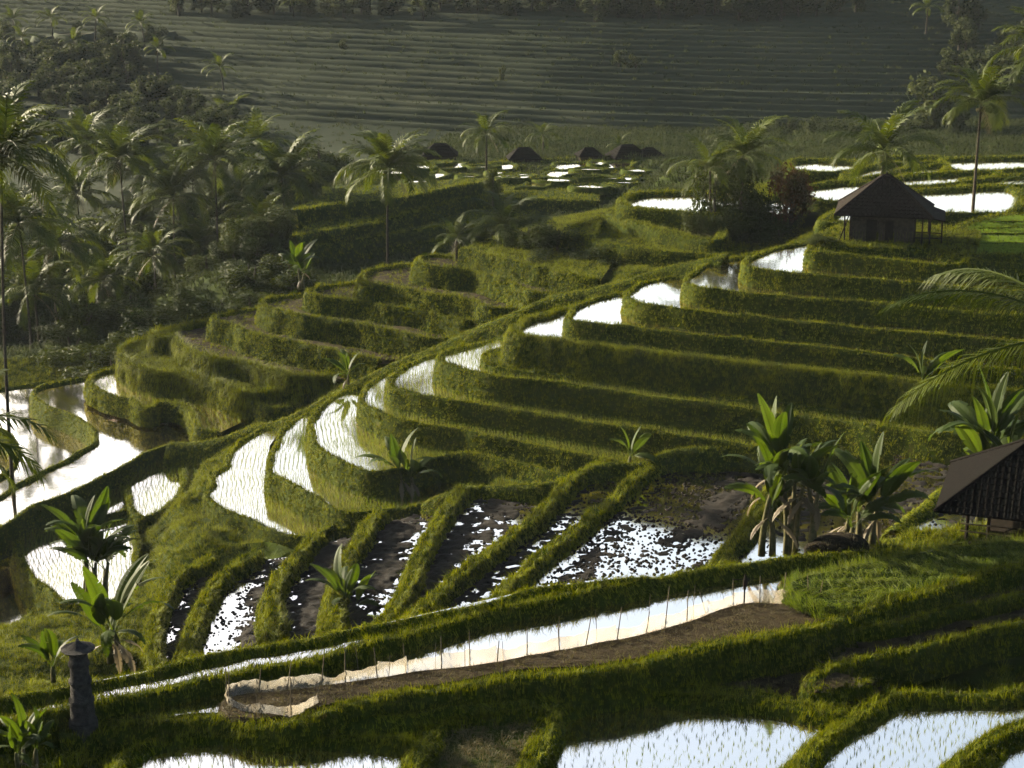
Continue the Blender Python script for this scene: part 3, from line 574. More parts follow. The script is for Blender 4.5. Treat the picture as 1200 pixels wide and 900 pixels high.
G('g7', [(925, 197), (935, 186), (1012, 189), (1012, 194), (970, 201)], 26.3, 'long far paddy left of the hut palm')
G('g8', [(1030, 189), (1045, 183), (1102, 183), (1104, 189)], 26.5, 'thin far paddy below the hazy hedge')
G('g9', [(1106, 193), (1108, 185), (1130, 184), (1185, 183), (1230, 183), (1230, 195), (1178, 198), (1130, 201)], 26.4, 'far paddy at the foot of the tall right palm')
G('g10', [(728, 234), (745, 226), (780, 224), (830, 224), (885, 230), (870, 250), (828, 250), (790, 247), (735, 241)], 26.6, 'bright paddy left of the tree group', drop=1.7, step=.5, dens=45)
G('g11', [(716, 247), (735, 246), (775, 252), (838, 262), (850, 274), (836, 281), (800, 274), (775, 268), (722, 252)], 27.6, 'shaded paddy one step below the bright tree-side paddy', drop=2.0, step=.5, dens=45)
G('g12', [(662, 272), (690, 258), (718, 246), (728, 244), (722, 254), (700, 262), (692, 275)], 28.3, 'small paddy scrap at the far corner of the step', drop=1.6, step=.5, dens=45)
G('g13', [(690, 264), (700, 262), (760, 272), (800, 282), (840, 290), (870, 292), (850, 298), (800, 296), (740, 290), (692, 280)], 28.5, 'grassy step under the shaded paddy', drop=2.0, step=.5, fill='grass', dens=45)
# bright green nursery by the hut
G('n1', [(1098, 290), (1112, 276), (1140, 258), (1180, 251), (1260, 251), (1260, 296), (1150, 298), (1120, 297)], 24.8, 'bright green rice nursery right of the hut', fill='nursery', freeboard=.12, dens=40)
for k, yy in enumerate((260, 267, 275, 285)):
    bund('nb%d' % k, [(1100 + (290 - yy) * .95, yy, 24.78), (1170, yy - .5, 24.78), (1260, yy - 1, 24.78)], 'dark furrow ridge across the green nursery, row %s from the back' % ('one', 'two', 'three', 'four')[k], w=.18, drop=.5, dens=12, step=.8, name='nursery_ridge', cat='ridge', group='ridges across the nursery')
# ---- M: shaded terraces beyond the left hill; far small fields
GM = 'shaded terraces beyond the left hill'
for k, (rim, H, bk, lb) in enumerate([
    ([(345, 246), (395, 239), (455, 233), (505, 224), (545, 215), (580, 212)], 33.4, [(590, 205), (400, 218)], 'highest shaded terrace line beyond the left hill'),
    ([(345, 276), (395, 268), (455, 257), (500, 246), (550, 231), (620, 232), (700, 236)], 34.8, [(700, 222), (560, 214), (395, 240)], 'shaded terrace line one step lower beyond the left hill'),
    ([(345, 292), (395, 284), (455, 275), (500, 268), (545, 262), (620, 256)], 36.0, [(640, 244), (550, 235), (395, 265)], 'middle shaded terrace line behind the tall thin palm'),
    ([(340, 305), (370, 300), (455, 290), (500, 284), (560, 280)], 37.2, [(560, 262), (395, 282)], 'shaded terrace line low behind the tall thin palm'),
    ([(330, 322), (362, 316), (400, 307), (450, 298), (510, 294)], 38.4, [(520, 280), (350, 300)], 'lowest shaded terrace line beyond the left hill')]):
    terrace('m%d' % k, rim, H, lb, group=GM, back=bk, fill='grass', drop=2, w=.35, dens=14, step=1.0, gs=(1, 2), freeboard=.15)
GFF = 'small far paddies in the valley'
for k, (rim, H, lb) in enumerate([
    ([(486, 195), (500, 190), (545, 189), (548, 194), (520, 198)], 34.6, 'far paddy at left below the distant huts'),
    ([(508, 208), (510, 198), (520, 199), (522, 207)], 34.6, 'tiny far paddy sliver below the leftmost hut'),
    ([(640, 196), (650, 190), (697, 189), (698, 196), (660, 198)], 34.6, 'far paddy in front of the middle distant huts'),
    ([(638, 206), (645, 199), (675, 197), (690, 201), (650, 209)], 34.6, 'narrow bent far paddy in the valley'),
    ([(692, 211), (698, 204), (745, 206), (750, 210), (725, 213)], 34.5, 'glittering far paddy in the valley'),
    ([(690, 221), (695, 214), (722, 213), (722, 219)], 34.5, 'small far paddy nearest the right terraces'),
    ([(705, 197), (708, 190), (745, 189), (745, 195)], 34.6, 'far paddy below the rightmost distant hut'),
    ([(560, 196), (575, 190), (610, 191), (600, 198)], 34.6, 'dim far paddy between the distant palms'),
    ([(608, 218), (618, 210), (640, 208), (650, 214), (630, 219)], 34.6, 'round far paddy with crescent of water'),
    ([(735, 222), (760, 216), (800, 214), (800, 221), (760, 226)], 34.2, 'far paddy left of the tree group')]):
    rim = [(px + 5 * math.sin(i * 2.1 + k * 3), py + 1.1 * math.sin(i * 3.7 + k), H) for i, (px, py) in enumerate([q for a_, b_ in zip(rim, rim[1:] + rim[:1]) for q in (a_, ((a_[0] + b_[0]) / 2, (a_[1] + b_[1]) / 2))])]
    terrace('ff%d' % k, rim, H, lb, 'far paddy', GFF, closed=True, drop=.8, w=.25, dens=5, step=1.2, freeboard=.14, tuft='bank', name='far_paddy', ctrl=False)

rf = random.Random(21)
for k in range(26):
    px = rf.uniform(430, 800); py = rf.uniform(189, 222); w_ = rf.uniform(10, 26); h_ = rf.uniform(1.6, 3.4)
    terrace('fs%d' % k, [(px - w_ + rf.uniform(-4, 4), py + rf.uniform(-1, 1)), (px - w_ * .4, py - h_), (px + w_ * .5, py - h_ * rf.uniform(.4, 1)), (px + w_, py + rf.uniform(-1, 1)), (px + w_ * .3, py + h_), (px - w_ * .5, py + h_ * rf.uniform(.5, 1))], 34.5 - .01 * k, 'thin bright sliver of water among the far valley paddies', 'far paddy', 'thin far slivers of water', closed=True, drop=.8, w=.2, dens=5, step=1.2, freeboard=.12, name='far_paddy', ctrl=False)
for k in range(13):
    yy = 187 + k * 3.6; xa = rf.uniform(420, 520) + (40 if k > 8 else 0); xb = rf.uniform(700, 800) - (60 if k > 9 else 0)
    bund('fb%d' % k, [(xa + (xb - xa) * t, yy + 3 * math.sin(t * 5 + k) + rf.uniform(-1, 1) - 3 * t, 35.0) for t in (0, .2, .4, .6, .8, 1)], 'low far bund crossing the small valley paddies, line %s from the huts' % ('one two three four five six seven eight nine ten eleven twelve thirteen'.split()[k]), w=.3, drop=.9, dens=8, gs=(.8, 1.8), step=1.5, tuft='bank', name='far_bund', group='far bunds of the valley')

# ------------------------------------------------------------------ ground sheet under everything
for (px, py, H) in [(200, 545, 42.2), (170, 605, 43.9), (185, 570, 43.0), (220, 575, 41.6), (220, 610, 41.8), (250, 620, 41.3), (180, 650, 43.3), (215, 650, 42.2), (260, 650, 41.6), (300, 635, 41.2), (330, 635, 40.9), (150, 700, 43.8), (100, 735, 43), (60, 740, 43), (215, 525, 42.3), (240, 535, 41.8), (250, 550, 41.4),
                    (20, 770, 40), (120, 760, 41.5), (200, 790, 42.5), (400, 780, 39.5), (600, 740, 37.5), (800, 700, 36.5),
                    (97, 852, 25.9), (50, 870, 25.95), (20, 850, 25.9), (150, 868, 26.0), (60, 900, 26.0), (200, 845, 26.1), (120, 930, 26.2), (-40, 880, 26),
                    (640, 285, 29.9), (700, 300, 29.2), (750, 312, 28.6), (660, 268, 28.6), (600, 285, 30.3), (860, 285, 29.0), (900, 283, 29.0), (930, 280, 28.4), (790, 300, 29.2), (840, 292, 29.2),
                    (960, 640, 26.1), (1050, 638, 26.1), (1150, 638, 26.1), (1240, 638, 26.1), (900, 648, 26.1), (1000, 625, 26.1), (1150, 612, 26.1), (1240, 610, 26.1), (1080, 612, 26.1),
                    (0, 432, 50), (70, 425, 50), (140, 402, 50), (250, 385, 49), (331, 352, 46), (60, 415, 51), (200, 300, 48.4), (50, 250, 47.6), (300, 220, 45.7), (0, 330, 48), (300, 260, 47), (400, 200, 38.5), (150, 220, 46), (200, 385, 47.5), (300, 345, 44.5),
                    (600, 190, 35.2), (700, 200, 35.1), (500, 195, 35.2), (650, 225, 35.2), (760, 190, 34.5), (850, 190, 29), (600, 240, 35.5), (480, 215, 35.5), (560, 205, 35.2), (750, 215, 34.8), (820, 200, 31)]:
    CTRL.append(tuple(P(px, py, H)))
for (x, y, z) in [(-60, 40, CZ - 27), (60, 40, CZ - 27), (0, 42, CZ - 27.4), (60, 70, CZ - 25), (60, 100, CZ - 33), (55, 125, CZ - 27), (55, 160, CZ - 26.5), (60, 200, CZ - 30), (-75, 60, CZ - 27), (-80, 110, CZ - 45), (-80, 160, CZ - 46), (-90, 220, CZ - 48), (60, 240, CZ - 34), (0, 245, CZ - 35), (-40, 250, CZ - 37), (-100, 295, CZ - 37.5), (-40, 295, CZ - 37), (20, 295, CZ - 36.5), (80, 295, CZ - 36), (-100, 255, CZ - 46), (-60, 262, CZ - 45)]: CTRL.append((x, y, z))
for q in np.linspace(-80, 1260, 28):
    e = np.interp(q, [-80, 117, 400, 633, 760, 900, 1067, 1260], [842, 797, 742, 690, 672, 636, 588, 575]); b = P(q, e, 25.2)
    CTRL.append((b[0], b[1] + 2.0, b[2] - 2.5)); CTRL.append((b[0], b[1] + 4.5, b[2] - 6.0)); CTRL.append((b[0], b[1] + 9.0, b[2] - 10.0 - (3 if q < 300 else 0)))
def build_ground():
    x0, x1, y0, y1, c = -110, 90, 34, 300, 1.0
    xs = np.arange(x0, x1 + .1, c); ys = np.arange(y0, y1 + .1, c); X, Y = np.meshgrid(xs, ys, indexing='ij')
    C_ = np.array(CTRL); num = np.zeros(X.shape); den = np.zeros(X.shape)
    for (cx_, cy_, cz_) in C_:
        d2 = (X - cx_) ** 2 + (Y - cy_) ** 2 + 1.5; w_ = 1 / d2 ** 1.9; num += w_ * cz_; den += w_
    Z = num / den
    for i in range(X.shape[0]):
        for j in range(X.shape[1]):
            Z[i, j] += 0.35 * noise.noise(Vector((X[i, j] * .22, Y[i, j] * .22, 3))) + 0.15 * noise.noise(Vector((X[i, j] * .7, Y[i, j] * .7, 8)))
    cap = np.full(X.shape, 1e9)
    for poly, zw in PLATES:
        a0, b0 = poly.min(0) - 2; a1, b1 = poly.max(0) + 2
        ii = np.nonzero((xs >= a0) & (xs <= a1))[0]; jj = np.nonzero((ys >= b0) & (ys <= b1))[0]
        if not len(ii) or not len(jj): continue
        sl = np.ix_(ii, jj); m = inside(poly, X[sl], Y[sl])
        mp = np.pad(m, 1); dil = mp[1:-1, 1:-1] | mp[:-2, 1:-1] | mp[2:, 1:-1] | mp[1:-1, :-2] | mp[1:-1, 2:] | mp[:-2, :-2] | mp[2:, 2:] | mp[:-2, 2:] | mp[2:, :-2]
        sub = cap[sl]; sub[dil] = np.minimum(sub[dil], zw - 0.4); cap[sl] = sub
    Z = np.minimum(Z, cap)
    idx = np.arange(X.size).reshape(X.shape)
    Fc = np.stack([idx[:-1, :-1], idx[1:, :-1], idx[1:, 1:], idx[:-1, 1:]], -1).reshape(-1, 4)
    me = mesh_np('ground', np.stack([X, Y, Z], -1).reshape(-1, 3), Fc, M['ground'], True)
    g = obj('ground', me); tag(g, kind='structure')
    return X, Y, Z, cap, me
GX, GY, GZ, GCAP, ground_me = build_ground()
def ground_z(x, y):
    i = int(np.clip(round(x - GX[0, 0]), 0, GX.shape[0] - 1)); j = int(np.clip(round(y - GY[0, 0]), 0, GX.shape[1] - 1))
    return float(GZ[i, j])
# grass only where the ground is not under a paddy
def ground_grass():
    nx, ny = GX.shape; idx = np.arange(GX.size).reshape(GX.shape); free = GCAP > 1e8
    ok = free[:-1, :-1] | free[1:, :-1] | free[1:, 1:] | free[:-1, 1:]
    V = np.stack([GX, GY, GZ], -1).reshape(-1, 3); quads = np.stack([idx[:-1, :-1], idx[1:, :-1], idx[1:, 1:], idx[:-1, 1:]], -1)
    yc = GY[:-1, :-1]; xc = GX[:-1, :-1]; vis = np.abs(xc) < 0.30 * yc + 6
    for nm, sel, tf, dn, s in (('meadow_grass', ok & vis & (yc < 72), 'near', 60, (.9, 1.9)), ('meadow_grass', ok & vis & (yc >= 85) & (yc < 165), 'long', 20, (.4, .95)), ('meadow_grass', ok & vis & (yc >= 165), 'far', 1.6, (.6, 1.3))):
        me = mesh_np('meadow', V, quads[sel], M['ground'])
        o = grass_on(me, None, tf, dn, s[0], s[1], 1.0, nm)
        tag(o, {'near': 'short grass covering the near ground around the stone pillar', 'long': 'long grass covering the mounds between the terraces', 'far': ''}[tf] if dn > 5 else 'rough grass of the shaded valley', 'grass')
ground_grass()

# ------------------------------------------------------------------ far hillside with its terrace steps
def far_hill():
    xs = np.linspace(-230, 240, 150); V = []; rows_ = []
    base_y = 262.0; zb = CZ - 36.5; n = 48
    def cont(k, x):      # plan position of the k-th terrace edge: bowed lines that bend away at the right
        t = x / 100.0
        return base_y + k * 3.5 + 0.8 * math.sin(k * 1.7) - 26 * t - 9 * math.sin(t * 1.9 + 0.4) + 12 * t * t + 1.6 * noise.noise(Vector((x * .03, k * .4, 1.0))) + .5 * noise.noise(Vector((x * .1, k * 1.3, 5.0)))
    z = zb
    prev = None
    def row(f, z): rows_.append([(x, f(x), z + (0.12 * noise.noise(Vector((x * .3, z * 2, 2))))) for x in xs])
    row(lambda x: cont(0, x) - 75, zb - 9); row(lambda x: cont(0, x) - 30, zb - .6); 
    for k in range(n):
        h = 0.42 + 0.26 * abs(math.sin(k * 2.3))
        row(lambda x: cont(k, x) - 0.2, z); row(lambda x: cont(k, x), z + h * .6); row(lambda x: cont(k, x) + 0.25, z + h + .34); row(lambda x: cont(k, x) + 0.75, z + h + .32); row(lambda x: cont(k, x) + 1.1, z + h)
        z += h
    row(lambda x: cont(n, x) + 90, z + 2); row(lambda x: cont(n, x) + 500, z + 6)
    R_ = np.array(rows_); K, N = R_.shape[:2]; idx = np.arange(K * N).reshape(K, N)
    Fc = np.stack([idx[:-1, :-1], idx[:-1, 1:], idx[1:, 1:], idx[1:, :-1]], -1).reshape(-1, 4)
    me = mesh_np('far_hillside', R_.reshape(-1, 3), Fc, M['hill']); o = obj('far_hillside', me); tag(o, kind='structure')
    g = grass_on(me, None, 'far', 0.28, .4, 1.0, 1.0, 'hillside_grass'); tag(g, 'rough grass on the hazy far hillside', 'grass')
    return R_
HILL = far_hill()
def hill_point(px, py):
    """where the line of sight meets the far hillside"""
    best = None
    for D in np.arange(230, 700, 1.0):
        p = PD(px, py, D); j = int(np.argmin(abs(HILL[0, :, 0] - p[0]))); z = np.interp(p[1], HILL[:, j, 1], HILL[:, j, 2])
        if p[2] <= z: return np.array([p[0], p[1], z])
    return PD(px, py, 420)

# ------------------------------------------------------------------ palms
def frond_mesh(name, L, e0, droop, n, ll, mat, seed, hang=0.5, lw=.036):
    """feather leaf: arched midrib with two ranks of narrow leaflets"""
    r = np.random.default_rng(seed); K = 14; pts = []; p = np.zeros(3); ang = e0
    for k in range(K + 1):
        pts.append(p.copy()); ang -= droop * (0.4 + 1.3 * k / K) / K; p = p + np.array([math.cos(ang), 0, math.sin(ang)]) * L / K
    pts = np.array(pts); V = []; Fc = []
    for k in range(K):
        a, b = pts[k], pts[k + 1]; w0 = .05 * (1 - k / K) + .012; w1 = .05 * (1 - (k + 1) / K) + .008; i = len(V)
        V += [a + [0, w0, 0], a + [0, 0, w0], a - [0, w0, 0], b + [0, w1, 0], b + [0, 0, w1], b - [0, w1, 0]]
        Fc += [(i, i + 1, i + 4, i + 3), (i + 1, i + 2, i + 5, i + 4), (i + 2, i, i + 3, i + 5)]
    for sgn in (-1, 1):
        for q in range(n):
            t = 0.12 + 0.88 * (q + r.uniform(-.3, .3)) / n; f = min(max(t, 0), .999) * K; k = int(f); a = pts[k] + (pts[k + 1] - pts[k]) * (f - k)
            tg = pts[k + 1] - pts[k]; tg /= np.linalg.norm(tg); sd = np.array([0, sgn, 0.0]); up = np.cross(tg, sd) * sgn
            l = ll * (0.45 + 0.75 * math.sin(math.pi * min(1, 0.12 + 0.86 * t))) * r.uniform(.85, 1.1)
            d = sd * 0.75 + tg * (0.45 + .5 * t) + up * r.uniform(-.1, .25); d /= np.linalg.norm(d)
            m = a + d * l * .5 + np.array([0, 0, -hang * .12 * l]); e = a + d * l * .88 + np.array([0, 0, -hang * l * r.uniform(.4, .75)])
            w = tg * lw; i = len(V); V += [a - w, a + w, m + w, m - w, e]; Fc += [(i, i + 1, i + 2, i + 3), (i + 3, i + 2, i + 4)]
    return mesh_np(name, V, Fc, mat)
FRONDS = [frond_mesh('frond', 4.6, 1.25, 1.2, 30, .95, M['palm'], 1, .5, .06), frond_mesh('frond', 4.8, .85, 1.5, 30, 1.0, M['palm'], 2, .5, .06), frond_mesh('frond', 4.7, .45, 1.6, 30, 1.0, M['palm'], 3, .7, .06),
          frond_mesh('frond', 4.3, 0.0, 1.3, 28, .95, M['palm'], 4, .8, .06), frond_mesh('frond', 3.4, -.7, .6, 16, .7, M['deadleaf'], 5, .8, .025)]
def trunk_mesh(h, bend, r0, r1, seed):
    r = np.random.default_rng(seed); n = 26; mb = MB(); pts = []; rad = []
    for k in range(n + 1):
        t = k / n; pts.append((bend[0] * t * t, bend[1] * t * t, h * t - .4 * (k == 0))); rad.append((r0 + (r1 - r0) * t ** .7 + .10 * max(0, .12 - t) / .12) * (1.0 + .07 * (k % 2)))
    mb.tube(pts, rad, 9); return mb.mesh('trunk', M['bark'], True)
def palm(label, base, top, seed, fs=1.0, n=20, group='coconut palms', dead=1, nut=True, r0=.15, spread=None, name='coconut_palm'):
    """base and top are points of the place"""
    r = random.Random(seed); base = np.array(base); top = np.array(top); d = top - base
    root = empty(name, base); tag(root, label, 'palm', group)
    obj('trunk', trunk_mesh(d[2], (d[0], d[1]), r0, r0 * .55, seed), root)
    for k in range(n):
        u = (k + .5) / n; a = k * 2.39996 + r.uniform(-.3, .3)
        mi = 0 if u < .28 else 1 if u < .58 else 2 if u < .82 else 3
        o = obj('frond', FRONDS[mi], root, loc=tuple(d + np.array([0, 0, .05])), rot=(r.uniform(-.25, .25), r.uniform(-.15, .15), a), scale=fs * r.uniform(.85, 1.1))
    for k in range(dead): obj('frond', FRONDS[4], root, loc=tuple(d), rot=(0, 0, r.uniform(0, 6.28)), scale=fs * r.uniform(.8, 1))
    if nut:
        mb = MB()
        for k in range(7):
            a = r.uniform(0, 6.28); c = d + np.array([.28 * math.cos(a), .28 * math.sin(a), -.25 - r.uniform(0, .25)])
            mb.tube([c + np.array([0, 0, .14]), c + np.array([0, 0, .07]), c, c + np.array([0, 0, -.08]), c + np.array([0, 0, -.14])], [.03, .1, .12, .09, .02], 6)
        mb.build('coconuts', M['stem'], root, True)
    return root
def palm_px(label, cx, cy, bx, by, D, seed, **k):
    top = PD(cx, cy, D); b = PD(bx, by, D); b[1] = top[1] + (b[0] - top[0]) * .3 * 0; b[2] = min(b[2], top[2] - 2)
    gz = ground_z(b[0], b[1]); 
    if k.pop('snap', True): b[2] = min(b[2], gz + .1) if gz < top[2] - 1.5 else b[2]
    return palm(label, b, top, seed, **k)
GP = 'coconut palms of the left valley'
PL = [('tall coconut palm with bare pale trunk left of the valley centre', 140, 188, 143, 402, 202, 1.40), ('dense coconut palm in the middle of the valley grove', 252, 188, 250, 390, 199, 1.46),
      ('coconut palm with drooping yellowish fronds right of the grove', 331, 208, 332, 350, 196, 1.40), ('slender single coconut palm standing right of the grove', 455, 197, 452, 314, 158, 1.15),
      ('small coconut palm behind the tall left trunk', 100, 168, 104, 400, 232, 1.33), ('coconut palm half hidden between the two tallest of the grove', 203, 232, 200, 400, 199, 1.26),
      ('far coconut palm peeking over the grove', 297, 172, 298, 380, 239, 1.33), ('low coconut palm with orange lower fronds at the left', 62, 292, 60, 420, 179, 1.33),
      ('low coconut palm at the right of the dark grove', 398, 250, 398, 330, 219, 1.26), ('coconut palm leaning out at the left edge below the biggest crown', 22, 262, 26, 430, 170, 1.33),
      ('small far palm above the grove centre', 268, 140, 268, 380, 285, 1.20), ('dark palm low in the grove shade', 165, 262, 166, 400, 210, 1.13), ('shaggy palm low among the grove trunks', 292, 236, 290, 390, 212, 1.20),
      ('palm with bright fronds at the left of the grove', 90, 228, 92, 410, 212, 1.26), ('palm with crown touching the dense middle palm', 225, 205, 226, 400, 215, 1.33), ('low palm right of the tall pale trunk', 180, 300, 181, 395, 196, 1.13), ('low palm deep in the grove shade', 235, 290, 236, 380, 206, 1.13),
      ('palm crown low at the foot of the grove', 120, 330, 121, 405, 186, 1.06), ('palm in the second row of the grove', 165, 205, 166, 390, 228, 1.33), ('palm at the right end of the second row', 358, 232, 359, 340, 228, 1.20), ('palm over the left pond', 40, 345, 42, 440, 175, 1.13), ('slim palm between second row trunks', 310, 262, 311, 360, 202, 1.13)]
for k, (lb, cx, cy, bx, by, D, fs) in enumerate(PL): palm_px(lb, cx, cy, bx, by, D, 20 + k, fs=fs, group=GP, n=28)
palm_px('biggest coconut palm crown cut by the left picture edge', 2, 188, -16, 520, 125, 50, fs=1.45, n=30, group=GP)
palm_px('coconut palm with ragged crown rising behind the plank hut', 1036, 178, 1034, 262, 134, 60, fs=1.05, n=16, group='palms by the upper hut', r0=.17)
palm_px('tall coconut palm at the right beyond the plateau paddies', 1150, 122, 1149, 198, 140, 61, fs=1.0, n=26, group='palms by the upper hut')
palm_px('palm whose fronds droop in at the top right corner', 1225, 60, 1235, 210, 128, 62, fs=1.0, n=22, group='palms by the upper hut')
palm_px('young palm beside the plateau paddy at the right edge', 1215, 218, 1216, 245, 126, 63, fs=.55, n=14, group='palms by the upper hut', nut=False, dead=0)
palm_px('leaning palm in the tree group left of the hut', 872, 182, 868, 275, 147, 64, fs=1.0, n=18, group='palms by the upper hut')
palm_px('short palm at the left of the tree group', 832, 200, 834, 275, 147, 65, fs=.9, n=14, group='palms by the upper hut', nut=False)
palm_px('bushy stemless palm among the bushes of the left hill', 592, 268, 592, 292, 152, 66, fs=.95, n=20, group='palms on the bushy slope', nut=False)
palm_px('pale-fronded young palm above the dry terraces', 535, 280, 535, 298, 152, 67, fs=.65, n=14, group='palms on the bushy slope', nut=False)
palm_px('yellow-green clump palm beside the young palm', 565, 285, 565, 300, 152, 68, fs=.6, n=14, group='palms on the bushy slope', nut=False)
palm_px('slim valley palm standing between the distant huts', 570, 158, 570, 190, 215, 69, fs=.9, n=16, group='far palms', nut=False)
palm_px('thin hazy palm right of the second distant hut', 636, 158, 637, 188, 235, 70, fs=.6, n=12, group='far palms', nut=False)
palm_px('small hazy palm between the right distant huts', 725, 172, 725, 188, 235, 71, fs=.5, n=12, group='far palms', nut=False)
# palms just outside the frame whose fronds reach in
NEARF = [frond_mesh('frond', 5.4, .55, 1.0, 80, 1.15, M['palm'], 31, 1.0, .016), frond_mesh('frond', 5.6, .1, .75, 80, 1.2, M['palm'], 32, 1.1, .016)]
def near_palm():
    base, top = PD(1370, 1010, 47), PD(1275, 392, 46); d = top - base; root = empty('coconut_palm', base); tag(root, 'palm outside the right edge whose long fronds hang into view', 'palm')
    obj('trunk', trunk_mesh(d[2], (d[0], d[1]), .16, .1, 81), root)
    for mi, az, tilt in ((0, 3.05, .0), (1, 3.3, .12), (0, 2.2, 0), (0, 1.2, 0), (1, 4.4, 0), (0, 5.4, 0), (1, .3, 0), (0, .9, -.4), (1, 5.9, 0)): obj('frond', NEARF[mi], root, loc=tuple(d), rot=(0, tilt, az))
near_palm()
palm('palm outside the left edge with dark frond tips in view', PD(-190, 800, 60), PD(-90, 528, 62), 82, fs=.95, n=18, group=None, dead=0)

# ------------------------------------------------------------------ banana plants
def banana_leaf(name, L, W, e0, droop, tears, mat, seed, fold=.35):
    r = np.random.default_rng(seed); K = 18; pts = []; p = np.zeros(3); ang = e0; tg = []
    for k in range(K + 1):
        pts.append(p.copy()); tg.append(np.array([math.cos(ang), 0, math.sin(ang)])); ang -= droop * (0.3 + 1.4 * k / K) / K; p = p + tg[-1] * L / K
    pts = np.array(pts); V = []; Fc = []
    for k in range(K):
        a, b = pts[k], pts[k + 1]; w = .03 * (1 - .8 * k / K); i = len(V); V += [a + [0, w, -.01], a - [0, w, .01], b + [0, w * .9, -.01], b - [0, w * .9, .01]]; Fc.append((i, i + 1, i + 3, i + 2))
    st = 4
    for sgn in (-1, 1):
        sag = 0.0; shift = 0.0; off = np.zeros(3)
        for k in range(st, K):
            wd = lambda t: W * max(0.03, math.sin(math.pi * min(1, max(0, t)) ** .8)) ** .6
            t0 = (k - st) / (K - st); t1 = (k + 1 - st) / (K - st)
            if r.uniform() < tears: off = np.array([r.uniform(-.1, .1), 0, r.uniform(-.16, .03)]); gap = .14 * r.uniform(.4, 1)
            else: gap = 0.0
            n = np.cross(tg[k], [0, 1.0, 0]); n = n if n[2] > 0 else -n
            def edge(q, t, g):
                c = pts[q] + tg[min(q, K)] * g * L / K * .0; w = wd(t)
                m = c + np.array([0, sgn, 0]) * w * .5 + n * fold * w * .5; e = c + np.array([0, sgn, 0]) * w * .95 + n * fold * w * .55 + off * w * 2 + tg[k] * (g * .6)
                return c, m, e
            c0, m0, e0_ = edge(k, t0, gap); c1, m1, e1 = edge(k + 1, t1, 0)
            i = len(V); V += [c0, m0, e0_, c1, m1, e1]; q = [(i, i + 1, i + 4, i + 3), (i + 1, i + 2, i + 5, i + 4)]
            Fc += q if sgn > 0 else [x[::-1] for x in q]
    return mesh_np(name, V, Fc, mat)
BL = [banana_leaf('leaf', 3.1, .36, 1.42, .35, .14, M['banana'], 1, .5), banana_leaf('leaf', 3.4, .38, 1.25, .9, .35, M['banana'], 2, .3), banana_leaf('leaf', 3.3, .37, 1.1, 1.6, .5, M['banana'], 3, .1),
      banana_leaf('leaf', 3.0, .34, .8, 2.1, .6, M['banana'], 4, -.1), banana_leaf('leaf', 1.9, .2, -.3, 1.3, .7, M['deadleaf'], 5, -.4)]
def banana(label, px, py, H, h, seed, ls=1.0, stems=1, nl=9, dead=2, group='banana plants', pos=None):
    r = random.Random(seed); p = P(px, py, H) if pos is None else pos
    root = empty('banana_plant', p); tag(root, label, 'banana plant', group)
    for s_ in range(stems):
        ox, oy = (0, 0) if s_ == 0 else (r.uniform(-1.1, 1.1) * ls, r.uniform(-.6, .6) * ls); hh = h * (1 if s_ == 0 else r.uniform(.5, .85)); lean = (r.uniform(-.15, .15) * hh, r.uniform(-.1, .1) * hh)
        mb = MB(); mb.tube([(ox + lean[0] * t * t, oy + lean[1] * t * t, hh * t - (.3 if t == 0 else 0)) for t in (0, .15, .4, .7, 1)], [.16 * ls, .14 * ls, .12 * ls, .1 * ls, .07 * ls], 9); mb.build('stem', M['stem'], root, True)
        top = (ox + lean[0], oy + lean[1], hh - .1)
        m = nl + 2 if s_ == 0 else max(6, nl - 1)
        for k in range(m):
            u = k / m; mi = 0 if u < .12 else 1 if u < .42 else 2 if u < .76 else 3
            obj('leaf', BL[mi], root, loc=top, rot=(r.uniform(-.5, .5), r.uniform(-.3, .25), k * 2.4 + r.uniform(-.6, .6)), scale=ls * r.uniform(.8, 1.1) * (1 if s_ == 0 else .85))
        for k in range(dead): obj('leaf', BL[4], root, loc=(top[0], top[1], top[2] - .25), rot=(0, r.uniform(-.2, .2), r.uniform(0, 6.28)), scale=ls * r.uniform(.7, 1))
    return root
banana('tall banana clump with upright bright leaf in front of the mud field', 922, 642, 26.1, 3.5, 201, .95, 7, 7, 2)
banana('lower banana plant right of the tall clump', 1022, 634, 26.1, 1.3, 202, 1.0, 4, 7, 2)
banana('banana plant rising behind the lower hut roof', 1165, 612, 26.1, 3.4, 203, 1.25, 4, 8, 1, pos=PD(1168, 605, 84))
banana('banana plant with single leaf above the dark terraces', 1078, 492, 33.2, 2.6, 204, 1.0, 1, 5, 0)
banana('big dark banana plant beside the left ponds', 104, 702, 39.5, 3.2, 205, 1.15, 7, 8, 0)
banana('banana plant with tattered pale leaves behind the stone pillar', 140, 760, 0, 1.1, 206, .95, 2, 7, 3, pos=PD(140, 770, 66))
banana('small yellow banana sprout left of the stone pillar', 62, 790, 0, .3, 207, .6, 1, 5, 0, pos=PD(62, 790, 63))
banana('low banana plants at the lower left corner', 28, 885, 25.9, .25, 208, .5, 3, 6, 1)
banana('withered banana plant standing in the ploughed strips', 405, 722, 39.6, 1.0, 209, 1.0, 2, 6, 4)
banana('leafy banana plant against the tenth terrace bank', 470, 572, 38.9, 1.0, 210, 1.0, 2, 7, 2)
banana('small bright banana sprout at the end of the seedling bands', 738, 540, 36.0, .3, 211, .75, 1, 4, 1)
banana('young banana plant on the footpath beside the dry terraces', 408, 446, 37.4, .5, 212, .75, 1, 6, 1)
banana('pale banana plant at the edge of the left hill', 350, 330, 0, 1.6, 213, .9, 2, 7, 1, pos=PD(352, 335, 152))

